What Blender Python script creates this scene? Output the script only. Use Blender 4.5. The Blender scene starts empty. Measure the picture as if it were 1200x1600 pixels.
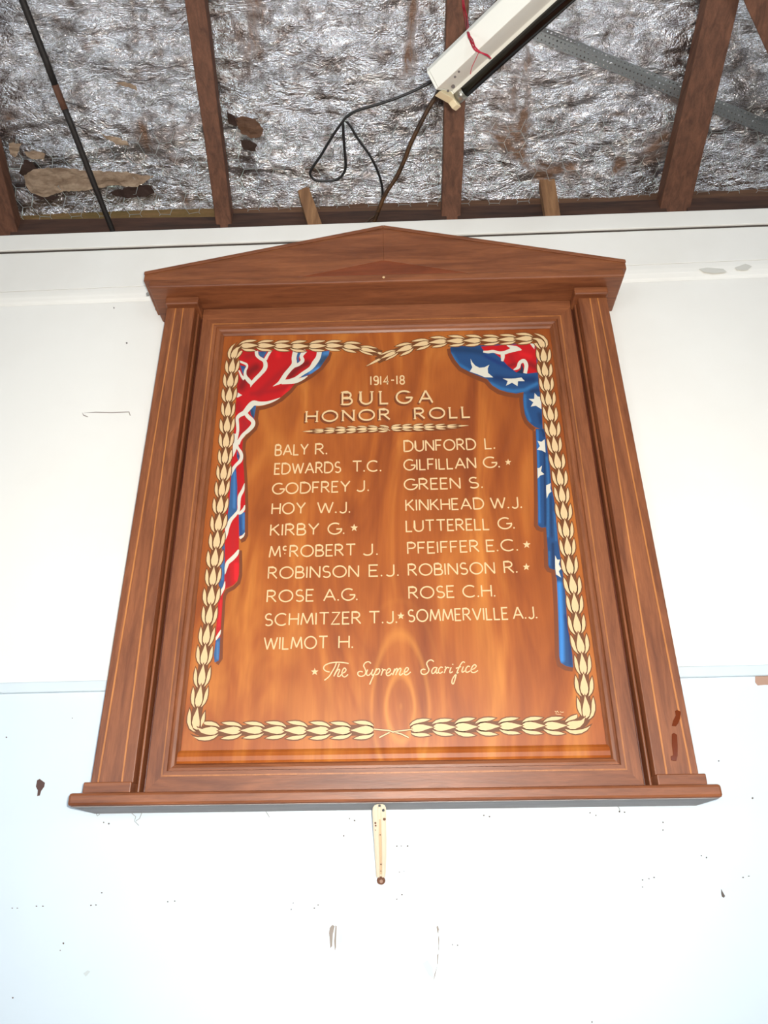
import bpy, bmesh, math, random
from math import sin, cos, pi, radians, tan, atan2, hypot
from mathutils import Vector, Matrix, noise, geometry
random.seed(7)

# ------------------------------------------------------------------ camera
F_PX = 1202.0
PITCH, ROLL, YAW = 0.4666, -0.0116, -0.0186
CAM = Vector((0.0, -1.5, 1.55))
FWD = Vector((sin(YAW)*cos(PITCH), cos(YAW)*cos(PITCH), sin(PITCH)))
R0 = Vector((cos(YAW), -sin(YAW), 0.0)); U0 = R0.cross(FWD)
RGT = R0*cos(ROLL) + U0*sin(ROLL); UPV = -R0*sin(ROLL) + U0*cos(ROLL)
cd = bpy.data.cameras.new('camera'); cam = bpy.data.objects.new('camera', cd)
bpy.context.scene.collection.objects.link(cam)
cd.sensor_fit = 'VERTICAL'; cd.sensor_height = 24.0; cd.sensor_width = 18.0
cd.lens = F_PX/1600.0*24.0; cd.clip_start = 0.01
M = Matrix((RGT, UPV, -FWD)).transposed().to_4x4(); M.translation = CAM
cam.matrix_world = M
bpy.context.scene.camera = cam

# ------------------------------------------------------------------ world, exposure, lights
sc = bpy.context.scene
sc.view_settings.view_transform = 'Standard'; sc.view_settings.look = 'None'
sc.view_settings.exposure = 0.0; sc.view_settings.gamma = 1.0
sc.view_settings.use_curve_mapping = False
sc.cycles.max_bounces = 6; sc.cycles.sample_clamp_indirect = 8.0
w = bpy.data.worlds.new('daylight'); sc.world = w; w.use_nodes = True
w.node_tree.nodes['Background'].inputs[0].default_value = (0.75, 0.86, 1.0, 1)
w.node_tree.nodes['Background'].inputs[1].default_value = 1.0

def area(name, loc, target, sx, sy, power, col, shape='RECTANGLE'):
    l = bpy.data.lights.new(name, 'AREA'); l.shape = shape; l.size = sx
    if shape == 'RECTANGLE': l.size_y = sy
    l.energy = power; l.color = col
    o = bpy.data.objects.new(name, l); sc.collection.objects.link(o)
    o.location = loc
    o.rotation_euler = (Vector(target)-Vector(loc)).to_track_quat('-Z', 'Y').to_euler()
    return o
# the camera's flash, just beside and above the lens
fl = CAM + RGT*0.035 + UPV*0.03
fd = bpy.data.lights.new('camera_flash', 'SPOT'); fd.energy = 125.0; fd.color = (1.0, 0.94, 0.85); fd.shadow_soft_size = 0.014
fd.spot_size = radians(128); fd.spot_blend = 1.0
fo = bpy.data.objects.new('camera_flash', fd); sc.collection.objects.link(fo)
fo.location = fl; fo.rotation_euler = (FWD + UPV*0.02).to_track_quat('-Z', 'Y').to_euler()
# daylight entering by the three rear windows and a side window
for wx in (-2.0, 0.0, 2.0):
    area('window_daylight', (wx, -4.93, 1.75), (wx*0.6, 0, 1.4), 1.1, 1.3, 46.0, (0.84, 0.93, 1.0))
area('window_daylight', (-3.13, -2.2, 1.75), (0, -0.4, 1.5), 1.1, 1.3, 24.0, (0.84, 0.93, 1.0))
area('window_daylight', (3.13, -2.2, 1.75), (0, -0.4, 1.5), 1.1, 1.3, 24.0, (0.84, 0.93, 1.0))

# ------------------------------------------------------------------ helpers
def ray(px, py): return RGT*((px-600)/F_PX) + UPV*((800-py)/F_PX) + FWD
def at(px, py, d=0.0):
    """photo pixel -> point on the plane d metres in front of the wall"""
    r = ray(px, py); return CAM + r*((-d-CAM.y)/r.y)
SL, BX, ZA = -0.426, 0.0133, 1.784+1.55         # rafter undersides
def rat(px, py, off=0.0):
    r = ray(px, py); k = (ZA+off + BX*CAM.x + SL*CAM.y - CAM.z)/(r.z - BX*r.x - SL*r.y)
    return CAM + r*k
def atv(px, py, depth): return CAM + ray(px, py)*depth
def roofz(x, y, off=0.0): return ZA+off+BX*x+SL*y

def S(c):  # sRGB 0-255 -> linear
    return tuple(((v/255)/12.92 if v/255 <= 0.04045 else ((v/255+0.055)/1.055)**2.4) for v in c)

ROOTLOC = {}
def empty(name, loc, parent=None):
    o = bpy.data.objects.new(name, None); sc.collection.objects.link(o)
    o.empty_display_size = 0.05
    o.location = loc; ROOTLOC[o] = Vector(loc)
    if parent: o.parent = parent; o.location = Vector(loc)-ROOTLOC[parent]
    return o
def tag(o, label=None, cat=None, group=None, kind=None):
    if label: o['label'] = label
    if cat: o['category'] = cat
    if group: o['group'] = group
    if kind: o['kind'] = kind
    return o
def mesh(name, verts, faces, m, parent=None, smooth=False, bevel=0, origin=None, cols=None):
    """verts are world coordinates; the object sits under parent"""
    org = Vector(origin) if origin is not None else (ROOTLOC[parent] if parent else sum((Vector(v) for v in verts), Vector())/len(verts))
    me = bpy.data.meshes.new(name); me.from_pydata([Vector(v)-org for v in verts], [], faces); me.update()
    if cols is not None:
        a = me.color_attributes.new('Col', 'FLOAT_COLOR', 'POINT')
        for i, c in enumerate(cols): a.data[i].color = (*c, 1)
    if smooth:
        for p in me.polygons: p.use_smooth = True
    o = bpy.data.objects.new(name, me); sc.collection.objects.link(o)
    if m: me.materials.append(m)
    ROOTLOC[o] = org
    o.location = org
    if parent: o.parent = parent; o.location = org-ROOTLOC[parent]
    if bevel:
        b = o.modifiers.new('bevel', 'BEVEL'); b.width = bevel; b.segments = 2; b.limit_method = 'ANGLE'; b.angle_limit = radians(40)
    return o
class MB:
    def __init__(s): s.v = []; s.f = []
    def add(s, v, f):
        n = len(s.v); s.v += [Vector(p) for p in v]; s.f += [[i+n for i in q] for q in f]; return s
    def box(s, x0, x1, y0, y1, z0, z1):
        v = [(x0,y0,z0),(x1,y0,z0),(x1,y1,z0),(x0,y1,z0),(x0,y0,z1),(x1,y0,z1),(x1,y1,z1),(x0,y1,z1)]
        return s.add(v, [(0,3,2,1),(4,5,6,7),(0,1,5,4),(1,2,6,5),(2,3,7,6),(3,0,4,7)])
    def prism(s, a, b):      # two equal rings of points
        n = len(a)
        return s.add(list(a)+list(b), [list(range(n))[::-1], list(range(n, 2*n))] + [(i, (i+1) % n, (i+1) % n+n, i+n) for i in range(n)])
    def tube(s, pts, r, n=8, cap=True):
        pts = [Vector(p) for p in pts]; rs = r if isinstance(r, (list, tuple)) else [r]*len(pts)
        b = len(s.v); up = Vector((0.12, 0.35, 0.93)).normalized()
        for i, p in enumerate(pts):
            t = (pts[min(i+1, len(pts)-1)]-pts[max(i-1, 0)]).normalized()
            u = t.cross(up)
            if u.length < 1e-3: u = t.cross(Vector((1, 0, 0)))
            u.normalize(); v = t.cross(u)
            for k in range(n):
                a = 2*pi*k/n; s.v.append(p+(u*cos(a)+v*sin(a))*rs[i])
        for i in range(len(pts)-1):
            for k in range(n):
                k2 = (k+1) % n; s.f.append([b+i*n+k, b+i*n+k2, b+(i+1)*n+k2, b+(i+1)*n+k])
        if cap:
            s.f.append([b+k for k in range(n)][::-1]); s.f.append([b+(len(pts)-1)*n+k for k in range(n)])
        return s
    def build(s, name, m, parent=None, **k):
        o = mesh(name, s.v, s.f, m, parent, **k)
        bm = bmesh.new(); bm.from_mesh(o.data); bmesh.ops.recalc_face_normals(bm, faces=bm.faces); bm.to_mesh(o.data); bm.free()
        return o
def smooth_path(pts, n=6):
    pts = [Vector(p) for p in pts]; out = []
    for i in range(len(pts)-1):
        p0, p1, p2, p3 = pts[max(i-1, 0)], pts[i], pts[i+1], pts[min(i+2, len(pts)-1)]
        for k in range(n):
            t = k/n
            out.append(0.5*((2*p1)+(p2-p0)*t+(2*p0-5*p1+4*p2-p3)*t*t+(3*p1-p0-3*p2+p3)*t**3))
    out.append(pts[-1]); return out

# ------------------------------------------------------------------ materials
def newmat(name):
    m = bpy.data.materials.new(name); m.use_nodes = True
    nt = m.node_tree; b = nt.nodes['Principled BSDF']; return m, nt, b
def N(nt, t, **k):
    n = nt.nodes.new(t)
    for a, v in k.items():
        if a in ('operation', 'wave_type', 'bands_direction', 'rings_direction', 'feature', 'distance', 'blend_type', 'data_type', 'noise_dimensions', 'attribute_name', 'invert', 'wave_profile'): setattr(n, a, v)
        else: n.inputs[a.replace('_', ' ')].default_value = v
    return n
def ramp(nt, src, stops):
    r = nt.nodes.new('ShaderNodeValToRGB'); e = r.color_ramp.elements
    while len(e) < len(stops): e.new(0.5)
    for i, (p, c) in enumerate(stops): e[i].position = p; e[i].color = (*c, 1)
    nt.links.new(src, r.inputs[0]); return r.outputs[0]
def mix(nt, f, a, b, mode='MIX'):
    m = nt.nodes.new('ShaderNodeMix'); m.data_type = 'RGBA'; m.blend_type = mode
    for s, v in ((m.inputs[0], f), (m.inputs[6], a), (m.inputs[7], b)):
        if isinstance(v, (int, float)): s.default_value = v
        elif isinstance(v, tuple): s.default_value = (*v[:3], 1)
        else: nt.links.new(v, s)
    return m.outputs[2]
def coords(nt, scale=(1, 1, 1), loc=(0, 0, 0), rot=(0, 0, 0)):
    c = nt.nodes.new('ShaderNodeTexCoord'); mp = nt.nodes.new('ShaderNodeMapping')
    mp.inputs['Scale'].default_value = scale; mp.inputs['Location'].default_value = loc; mp.inputs['Rotation'].default_value = rot
    nt.links.new(c.outputs['Object'], mp.inputs[0]); return mp.outputs[0]
def bump(nt, b, h, strength, dist=0.001):
    n = nt.nodes.new('ShaderNodeBump'); n.inputs['Strength'].default_value = strength; n.inputs['Distance'].default_value = dist
    nt.links.new(h, n.inputs['Height']); nt.links.new(n.outputs[0], b.inputs['Normal'])
def flat(name, c, rough=0.5, metal=0.0, spec=None):
    m, nt, b = newmat(name); b.inputs['Base Color'].default_value = (*c, 1); b.inputs['Roughness'].default_value = rough
    b.inputs['Metallic'].default_value = metal
    if spec is not None: b.inputs['Specular IOR Level'].default_value = spec
    return m
def wood(name, dark, light, scale, rough=0.4, freq=1.0, coat=0.0, loc=(0, 0, 0)):
    """scale: stretch per axis (small = along the grain)"""
    m, nt, b = newmat(name); co = coords(nt, scale, loc)
    n1 = N(nt, 'ShaderNodeTexNoise', Scale=6.0*freq, Detail=6.0, Roughness=0.62, Distortion=0.6); nt.links.new(co, n1.inputs[0])
    n2 = N(nt, 'ShaderNodeTexNoise', Scale=45.0*freq, Detail=3.0, Roughness=0.6); nt.links.new(co, n2.inputs[0])
    c1 = ramp(nt, n1.outputs[0], [(0.32, dark), (0.68, light)])
    c2 = ramp(nt, n2.outputs[0], [(0.3, (0.72, 0.70, 0.68)), (0.62, (1, 1, 1))])
    nt.links.new(mix(nt, 0.6, c1, c2, 'MULTIPLY'), b.inputs['Base Color'])
    b.inputs['Roughness'].default_value = rough; b.inputs['Coat Weight'].default_value = coat; b.inputs['Coat Roughness'].default_value = 0.25
    bump(nt, b, n2.outputs[0], 0.25, 0.0006)
    return m
FR_D, FR_L = S((108, 60, 35)), S((146, 88, 54))
wood_v = wood('frame_wood_upright', FR_D, FR_L, (9, 9, 0.9), 0.42)
wood_h = wood('frame_wood_level', FR_D, FR_L, (0.9, 9, 9), 0.42)
wood_dark = wood('frame_wood_dark', S((72, 34, 22)), S((104, 54, 36)), (9, 9, 0.9), 0.38)
inlay = wood('inlay_wood', S((168, 104, 52)), S((196, 128, 70)), (9, 9, 0.9), 0.4)
inlay_dim = wood('frame_inlay_wood', S((150, 92, 48)), S((176, 112, 62)), (9, 9, 0.9), 0.4)
varnish = flat('varnish_run', S((104, 46, 22)), 0.1)
raft_m = wood('rafter_timber', S((86, 55, 40)), S((124, 82, 60)), (10, 0.8, 10), 0.75)
raft_pale = wood('offcut_timber', S((120, 84, 56)), S((164, 122, 84)), (10, 10, 1), 0.8)
plate_m = wood('plate_timber', S((48, 34, 28)), S((84, 56, 43)), (0.8, 10, 10), 0.85)
moss_m = wood('weathered_edge', S((96, 80, 40)), S((128, 98, 62)), (2, 8, 8), 0.9)
rod_m = wood('dark_rod', S((26, 22, 20)), S((40, 33, 29)), (3, 1.2, 3), 0.6)
rust_m = wood('rusted_rod', S((84, 54, 40)), S((118, 80, 60)), (3, 1.2, 3), 0.8)

# honour board's veneered field: flowing figured grain
def field_material():
    m, nt, b = newmat('figured_veneer'); co = coords(nt, (1, 1, 1))
    st = nt.nodes.new('ShaderNodeMapping'); st.inputs['Scale'].default_value = (3.6, 1, 0.8); nt.links.new(co, st.inputs[0])
    n1 = N(nt, 'ShaderNodeTexNoise', Scale=2.2, Detail=3.0, Roughness=0.55, Distortion=1.6); nt.links.new(st.outputs[0], n1.inputs[0])
    # cathedral arch near the foot of the board
    ar = nt.nodes.new('ShaderNodeMapping'); ar.inputs['Location'].default_value = (-0.02, 0, 0.02); ar.inputs['Scale'].default_value = (5.2, 0, 1.5); nt.links.new(co, ar.inputs[0])
    nd = N(nt, 'ShaderNodeTexNoise', Scale=3.0, Detail=2.0); nt.links.new(co, nd.inputs[0])
    wv = N(nt, 'ShaderNodeTexWave', wave_type='RINGS', rings_direction='Y', Scale=0.9, Distortion=2.6, Detail=2.0, Detail_Scale=1.4); nt.links.new(ar.outputs[0], wv.inputs[0])
    fine = nt.nodes.new('ShaderNodeMapping'); fine.inputs['Scale'].default_value = (26, 1, 1.4); nt.links.new(co, fine.inputs[0])
    n3 = N(nt, 'ShaderNodeTexNoise', Scale=9.0, Detail=4.0, Roughness=0.6, Distortion=0.5); nt.links.new(fine.outputs[0], n3.inputs[0])
    c1 = ramp(nt, n1.outputs[0], [(0.30, S((132, 62, 20))), (0.5, S((163, 86, 30))), (0.70, S((194, 118, 48)))])
    c2 = ramp(nt, wv.outputs[0], [(0.0, (0.84, 0.80, 0.76)), (0.5, (1, 1, 1)), (0.90, (1.0, 1.0, 1.0)), (1.0, (1.0, 1.0, 1.0))])
    c3 = ramp(nt, n3.outputs[0], [(0.3, (0.86, 0.84, 0.82)), (0.65, (1, 1, 1))])
    x = mix(nt, 0.45, c1, c2, 'MULTIPLY'); x = mix(nt, 0.7, x, c3, 'MULTIPLY')
    # pale cathedral arches of the veneer, low on the board
    am = nt.nodes.new('ShaderNodeMapping'); am.inputs['Location'].default_value = (-0.03, 0, -0.13); am.inputs['Scale'].default_value = (1.75, 0, 0.72); nt.links.new(co, am.inputs[0])
    nv = N(nt, 'ShaderNodeTexNoise', Scale=4.0, Detail=2.0); nt.links.new(co, nv.inputs[0])
    ln = nt.nodes.new('ShaderNodeVectorMath'); ln.operation = 'LENGTH'; nt.links.new(am.outputs[0], ln.inputs[0])
    ad = N(nt, 'ShaderNodeMath', operation='MULTIPLY_ADD'); nt.links.new(nv.outputs[0], ad.inputs[0]); ad.inputs[1].default_value = 0.07; nt.links.new(ln.outputs['Value'], ad.inputs[2])
    fr = N(nt, 'ShaderNodeMath', operation='PINGPONG'); nt.links.new(ad.outputs[0], fr.inputs[0]); fr.inputs[1].default_value = 0.026
    lines = ramp(nt, fr.outputs[0], [(0.0, (0, 0, 0)), (0.016, (0.1, 0.1, 0.1)), (0.026, (1, 1, 1))])
    msk = ramp(nt, ad.outputs[0], [(0.0, (0.2, 0.2, 0.2)), (0.06, (1, 1, 1)), (0.15, (0.5, 0.5, 0.5)), (0.19, (0, 0, 0))])
    both = mix(nt, 1.0, lines, msk, 'MULTIPLY')
    x = mix(nt, mix(nt, 1.0, both, (0.55, 0.55, 0.55), 'MULTIPLY'), x, S((222, 148, 66)))
    nt.links.new(x, b.inputs['Base Color'])
    b.inputs['Roughness'].default_value = 0.38
    return m
field_m = field_material()
cream = flat('cream_paint', S((212, 181, 136)), 0.5)
brown_line = flat('brown_outline_paint', S((104, 58, 22)), 0.5)
shade_paint = flat('painted_drop_shade', S((112, 54, 18)), 0.5)
white_paint = flat('flag_white_paint', S((204, 198, 182)), 0.5)
m_col, _nt, _b = newmat('flag_colours'); _a = _nt.nodes.new('ShaderNodeAttribute'); _a.attribute_name = 'Col'
_nt.links.new(_a.outputs['Color'], _b.inputs['Base Color']); _b.inputs['Roughness'].default_value = 0.45

def wall_material(name, base, dirt):
    m, nt, b = newmat(name); co = coords(nt)
    n1 = N(nt, 'ShaderNodeTexNoise', Scale=1.6, Detail=5.0, Roughness=0.6); nt.links.new(co, n1.inputs[0])
    n2 = N(nt, 'ShaderNodeTexNoise', Scale=60.0, Detail=2.0); nt.links.new(co, n2.inputs[0])
    c = ramp(nt, n1.outputs[0], [(0.25, dirt), (0.6, base)])
    nt.links.new(c, b.inputs['Base Color']); b.inputs['Roughness'].default_value = 0.55
    bump(nt, b, n2.outputs[0], 0.12, 0.0008); return m
wall_up = wall_material('cream_wall_paint', S((238, 236, 230)), S((231, 228, 221)))
wall_low = wall_material('pale_blue_wall_paint', S((212, 226, 236)), S((206, 220, 231)))
trim_m = wall_material('trim_paint', S((236, 234, 228)), S((224, 220, 212)))
batten_m = wall_material('batten_paint', S((208, 221, 228)), S((200, 212, 220)))
gap_m = flat('dark_gap', S((70, 62, 55)), 0.9)

def foil_material():
    m, nt, b = newmat('crinkled_foil'); co = coords(nt)
    n0 = N(nt, 'ShaderNodeTexNoise', Scale=7.0, Detail=6.0, Roughness=0.62, Distortion=1.2); so = nt.nodes.new('ShaderNodeMapping'); so.inputs['Scale'].default_value = (0.7, 1.5, 1); nt.links.new(co, so.inputs[0]); nt.links.new(so.outputs[0], n0.inputs[0])
    sx = nt.nodes.new('ShaderNodeMapping'); sx.inputs['Scale'].default_value = (1, 2.4, 1); nt.links.new(co, sx.inputs[0])
    n1 = N(nt, 'ShaderNodeTexNoise', Scale=38.0, Detail=5.0, Roughness=0.7, Distortion=1.5); nt.links.new(sx.outputs[0], n1.inputs[0])
    n2 = N(nt, 'ShaderNodeTexVoronoi', Scale=210.0); nt.links.new(co, n2.inputs[0])
    w1 = N(nt, 'ShaderNodeTexWave', wave_type='BANDS', bands_direction='X', Scale=70.0, Distortion=0.6); nt.links.new(co, w1.inputs[0])
    w2 = N(nt, 'ShaderNodeTexWave', wave_type='BANDS', bands_direction='Y', Scale=70.0, Distortion=0.6); nt.links.new(co, w2.inputs[0])
    def mul(a, k):
        q = N(nt, 'ShaderNodeMath', operation='MULTIPLY'); nt.links.new(a, q.inputs[0]); q.inputs[1].default_value = k; return q.outputs[0]
    def add(a, c):
        q = N(nt, 'ShaderNodeMath', operation='ADD'); nt.links.new(a, q.inputs[0]); nt.links.new(c, q.inputs[1]); return q.outputs[0]
    nr = N(nt, 'ShaderNodeTexNoise', Scale=16.0, Detail=4.0, Roughness=0.55, Distortion=2.2); nt.links.new(sx.outputs[0], nr.inputs[0])
    rd = N(nt, 'ShaderNodeMath', operation='PINGPONG'); nt.links.new(nr.outputs[0], rd.inputs[0]); rd.inputs[1].default_value = 0.12
    h = add(add(mul(n0.outputs[0], 15.0), mul(rd.outputs[0], 10.0)), add(mul(n1.outputs[0], 1.3), add(mul(n2.outputs['Distance'], 0.4), add(mul(w1.outputs[0], 0.12), mul(w2.outputs[0], 0.12)))))
    bump(nt, b, h, 0.62, 0.0021)
    # worn patches where the metal skin has gone and the brown paper shows
    n3 = N(nt, 'ShaderNodeTexNoise', Scale=4.4, Detail=5.0, Roughness=0.6, Distortion=0.8); nt.links.new(co, n3.inputs[0])
    wear = ramp(nt, n3.outputs[0], [(0.60, (0, 0, 0)), (0.68, (1, 1, 1))])
    n4 = N(nt, 'ShaderNodeTexNoise', Scale=26.0, Detail=3.0); nt.links.new(co, n4.inputs[0])
    c = mix(nt, ramp(nt, n4.outputs[0], [(0.45, (0, 0, 0)), (0.75, (1, 1, 1))]), S((214, 214, 217)), S((136, 122, 114)))
    c = mix(nt, wear, c, S((128, 100, 82)))
    nt.links.new(c, b.inputs['Base Color'])
    inv = N(nt, 'ShaderNodeMath', operation='MULTIPLY_ADD'); nt.links.new(wear, inv.inputs[0]); inv.inputs[1].default_value = -0.6; inv.inputs[2].default_value = 1.0
    nt.links.new(inv.outputs[0], b.inputs['Metallic'])
    b.inputs['Roughness'].default_value = 0.225
    return m
foil_m = foil_material()
torn_m = wood('torn_insulation_paper', S((128, 104, 84)), S((178, 156, 132)), (2, 6, 6), 0.9)
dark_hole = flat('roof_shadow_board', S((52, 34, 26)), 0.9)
galv = flat('galvanised_steel', S((150, 156, 158)), 0.42, 0.85)
wire_m = flat('galvanised_wire', S((176, 182, 180)), 0.4, 0.3)
enamel = flat('white_enamel', S((222, 222, 214)), 0.35)
cream_plastic = flat('aged_plastic', S((214, 200, 166)), 0.45)
tube_m = flat('dark_reflection_tube', S((8, 7, 6)), 0.12, 0, 0.35)  # near-black base colour stands in for dark reflections in the unlit tube
cap_m = flat('tube_end_cap', S((160, 158, 150)), 0.3, 0.8)
cable_m = flat('black_cable', S((24, 22, 22)), 0.4)
cable_b = wood('brown_black_cable', S((26, 20, 16)), S((92, 62, 34)), (6, 6, 6), 0.4)
red_m = flat('red_thread', S((176, 34, 58)), 0.6)
speck_m = flat('dirt_speck', S((96, 88, 84)), 0.9)
scar_m = flat('paint_scar', S((150, 140, 132)), 0.9)
stain_m = flat('faint_stain', S((196, 206, 208)), 0.9)
chip_m = flat('bare_hole', S((88, 66, 62)), 0.9)
bare_m = flat('bare_board', S((172, 140, 122)), 0.9)
rustspot = flat('rust_spot', S((110, 74, 56)), 0.9)
strap_m = flat('cream_painted_metal', S((222, 208, 184)), 0.5); groove_m = flat('stained_groove', S((206, 176, 142)), 0.6)
webm = flat('dusty_cobweb', S((150, 150, 146)), 0.9)
floor_m = wood('floor_boards', S((84, 52, 32)), S((128, 84, 52)), (6, 0.6, 6), 0.45)
side_m = wall_material('side_wall_paint', S((150, 140, 126)), S((120, 108, 94)))
glass_m, _nt, _b = newmat('window_glass'); _b.inputs['Transmission Weight'].default_value = 1.0; _b.inputs['Roughness'].default_value = 0.0

# ------------------------------------------------------------------ room shell
XL, XR, YR, YW = -3.2, 3.2, -5.0, 0.16
def struct(o): o['kind'] = 'structure'; return o
struct(MB().box(XL, XR, YR, YW, -0.1, 0.0).build('floor', floor_m))
z_seam0, z_seam1 = at(0, 1075, 0), at(1200, 1047, 0)
def seamz(x): return z_seam0.z + (z_seam1.z-z_seam0.z)*(x-z_seam0.x)/(z_seam1.x-z_seam0.x)
t0, t1 = at(0, 368, .02), at(1200, 325, .02)
def lin(a, b, x): return a.z + (b.z-a.z)*(x-a.x)/(b.x-a.x)
wall = struct(empty('wall_front', (0, 0.07, 0)))
def slab(name, m, x0, x1, y0, y1, zb, zt, parent=None, bevel=0, **k):
    a = [(x0, y0, zb(x0)), (x1, y0, zb(x1)), (x1, y0, zt(x1)), (x0, y0, zt(x0))]
    b = [(x, y1, z) for x, _, z in a]
    return MB().prism(a, b).build(name, m, parent, bevel=bevel, **k)
slab('wall_sheet', wall_low, XL, XR, 0.0, 0.03, lambda x: 0.0, seamz, wall)
slab('wall_sheet', wall_up, XL, XR, 0.0, 0.03, seamz, lambda x: lin(t0, t1, x)-0.035, wall)
slab('wall_frame', plate_m, XL, XR, 0.031, YW, lambda x: 0.0, lambda x: lin(t0, t1, x)-0.01, wall)
tr = struct(slab('trim_1', trim_m, XL, XR, -0.02, -0.0005, lambda x: lin(at(0, 391.5, .02), at(1200, 348.5, .02), x), lambda x: lin(t0, t1, x), bevel=0.0015))
slab('dark_joint', gap_m, XL, XR, -0.0145, -0.0005, lambda x: lin(at(0, 393.4, .02), at(1200, 350.2, .02), x), lambda x: lin(at(0, 391.6, .02), at(1200, 348.6, .02), x), tr)
f2t, f2b = (lambda x: lin(at(0, 393.5, .012), at(1200, 350.5, .012), x)), (lambda x: lin(at(0, 456, .012), at(1200, 405, .012), x))
struct(slab('trim_2', trim_m, XL, XR, -0.012, -0.0005, f2b, f2t, bevel=0.001))
def trim3():
    mb = MB(); prof = [(-.0005, 0), (-.011, .0), (-.0105, .3), (-.0075, .62), (-.003, .9), (-.0005, 1.0)]
    za, zb = (lambda x: lin(at(0, 457, .011), at(1200, 406, .011), x)), (lambda x: lin(at(0, 479, .001), at(1200, 433, .001), x))
    return mb.prism([(XL, y, za(XL)+(zb(XL)-za(XL))*t) for y, t in prof], [(XR, y, za(XR)+(zb(XR)-za(XR))*t) for y, t in prof]).build('trim_3', trim_m)
struct(trim3())
struct(slab('trim_4', batten_m, XL, XR, -0.010, -0.0005, lambda x: lin(at(0, 1083, .01), at(1200, 1055, .01), x), lambda x: lin(at(0, 1066, .01), at(1200, 1037.5, .01), x), bevel=0.003))

def blob(px, py, rx, ry, d=0.0006, n=10, jag=0.35, rot=0.0):
    pts = []
    for i in range(n):
        a = 2*pi*i/n; r = 1-jag*random.random()
        x, y = rx*r*cos(a), ry*r*sin(a)
        pts.append((px+x*cos(rot)-y*sin(rot), py+x*sin(rot)+y*cos(rot)))
    return pts
def flatpatch(name, polys, m, d, parent, thick=0.0, kind=None):
    mb = MB()
    for p in polys:
        front = [at(x, y, d) for x, y in p]
        if thick: mb.prism(front, [v+Vector((0, thick, 0)) for v in front])
        else: mb.add(front, [list(range(len(p)))])
    o = mb.build(name, m, parent)
    if kind: o['kind'] = kind
    return o
flatpatch('paint_hole', [[(58, 1219), (62, 1217), (70, 1223), (69, 1229), (64, 1236), (62, 1243), (58, 1244), (59, 1235), (56, 1229)]], chip_m, .0007, wall, .0006)
flatpatch('bare_patch', [[(1180, 1057), (1200, 1055), (1212, 1056), (1212, 1071), (1196, 1070), (1184, 1071), (1180, 1066)]], bare_m, .0008, wall, .0006)
flatpatch('scuff', [[(515, 1450), (519, 1445), (523, 1447), (520, 1460), (519, 1478), (516, 1482), (515, 1468), (514, 1458)], [(524, 1446), (526, 1447), (525, 1480), (523, 1486), (522, 1470)],
                     ], scar_m, .0007, wall, .0005)
flatpatch('stain', [[(529, 1446), (534, 1456), (535, 1470), (530, 1478), (527, 1475), (531, 1464)], [(130, 1521), (137, 1516), (141, 1518), (134, 1526)], [(660, 1505), (668, 1500), (676, 1512), (678, 1530), (670, 1524)]], stain_m, .0006, wall, .0005)
flatpatch('scratch', [[(682, 1448), (684, 1446), (686, 1452), (684, 1460)], [(685, 1460), (686.5, 1468), (686, 1482), (684.6, 1490), (685.4, 1478), (684.6, 1466)],
                       [(683, 1492), (685, 1490), (684, 1505), (683, 1508)], [(683.4, 1508), (680, 1524), (677, 1534), (679, 1522)]], scar_m, .0007, wall, .0005)
flatpatch('mark', [[(1127, 1389), (1129, 1393), (1133, 1400), (1131, 1403), (1128, 1401), (1127, 1396)]], speck_m, .0007, wall, .0005)
flatpatch('hairline_crack', [[(130, 645), (150, 643.5), (175, 644), (202, 643), (202, 644.2), (176, 645.2), (150, 644.7)], [(128, 644), (131, 648), (138, 651), (137, 651.8), (130, 649.4)], [(202, 643), (204, 649), (203, 649.6), (201, 645)]], scar_m, .0006, wall, .0004)
dots = [(19, 1419), (27, 1419), (57, 1416), (67, 1416), (142, 1414.5), (150, 1414), (262, 1409), (273, 1408), (99, 1474), (94, 1485), (20, 1559), (136, 1072), (162, 1285), (170, 1287), (546, 1279), (554, 1282), (537, 1306), (620, 1322), (627, 1322), (637, 1322), (631, 1361), (624, 1362.5), (628, 1398), (620, 1405), (458, 1411), (455, 1421), (491, 1419), (497, 1414), (707, 1476), (715, 1477), (922, 1270), (931, 1274), (968, 1268), (976, 1269), (1036, 1285), (1036, 1297), (1004, 1375), (1014, 1373), (1022, 1371), (1004, 1386), (1096, 1337), (1104, 1340), (1161, 1371), (1170, 1369), (1123, 1189), (1176, 1247), (925, 1597), (10, 1152), (113, 1122), (159, 1395), (756, 1274), (765, 1276), (178, 481), (198, 536), (57, 462), (113, 408)]
flatpatch('specks', [blob(x, y, random.uniform(1.0, 2.0), random.uniform(0.9, 1.8), n=7) for x, y in dots], speck_m, .0006, wall, .0004, 'stuff')
flatpatch('trim_stain', [[(1092, 420), (1105, 418), (1130, 420), (1136, 425), (1118, 427), (1100, 425)], [(1148, 418), (1165, 412), (1175, 416), (1168, 422), (1152, 422)]], flat('trim_grime', S((206, 204, 196)), .9), .0125, wall, .0006)

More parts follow.
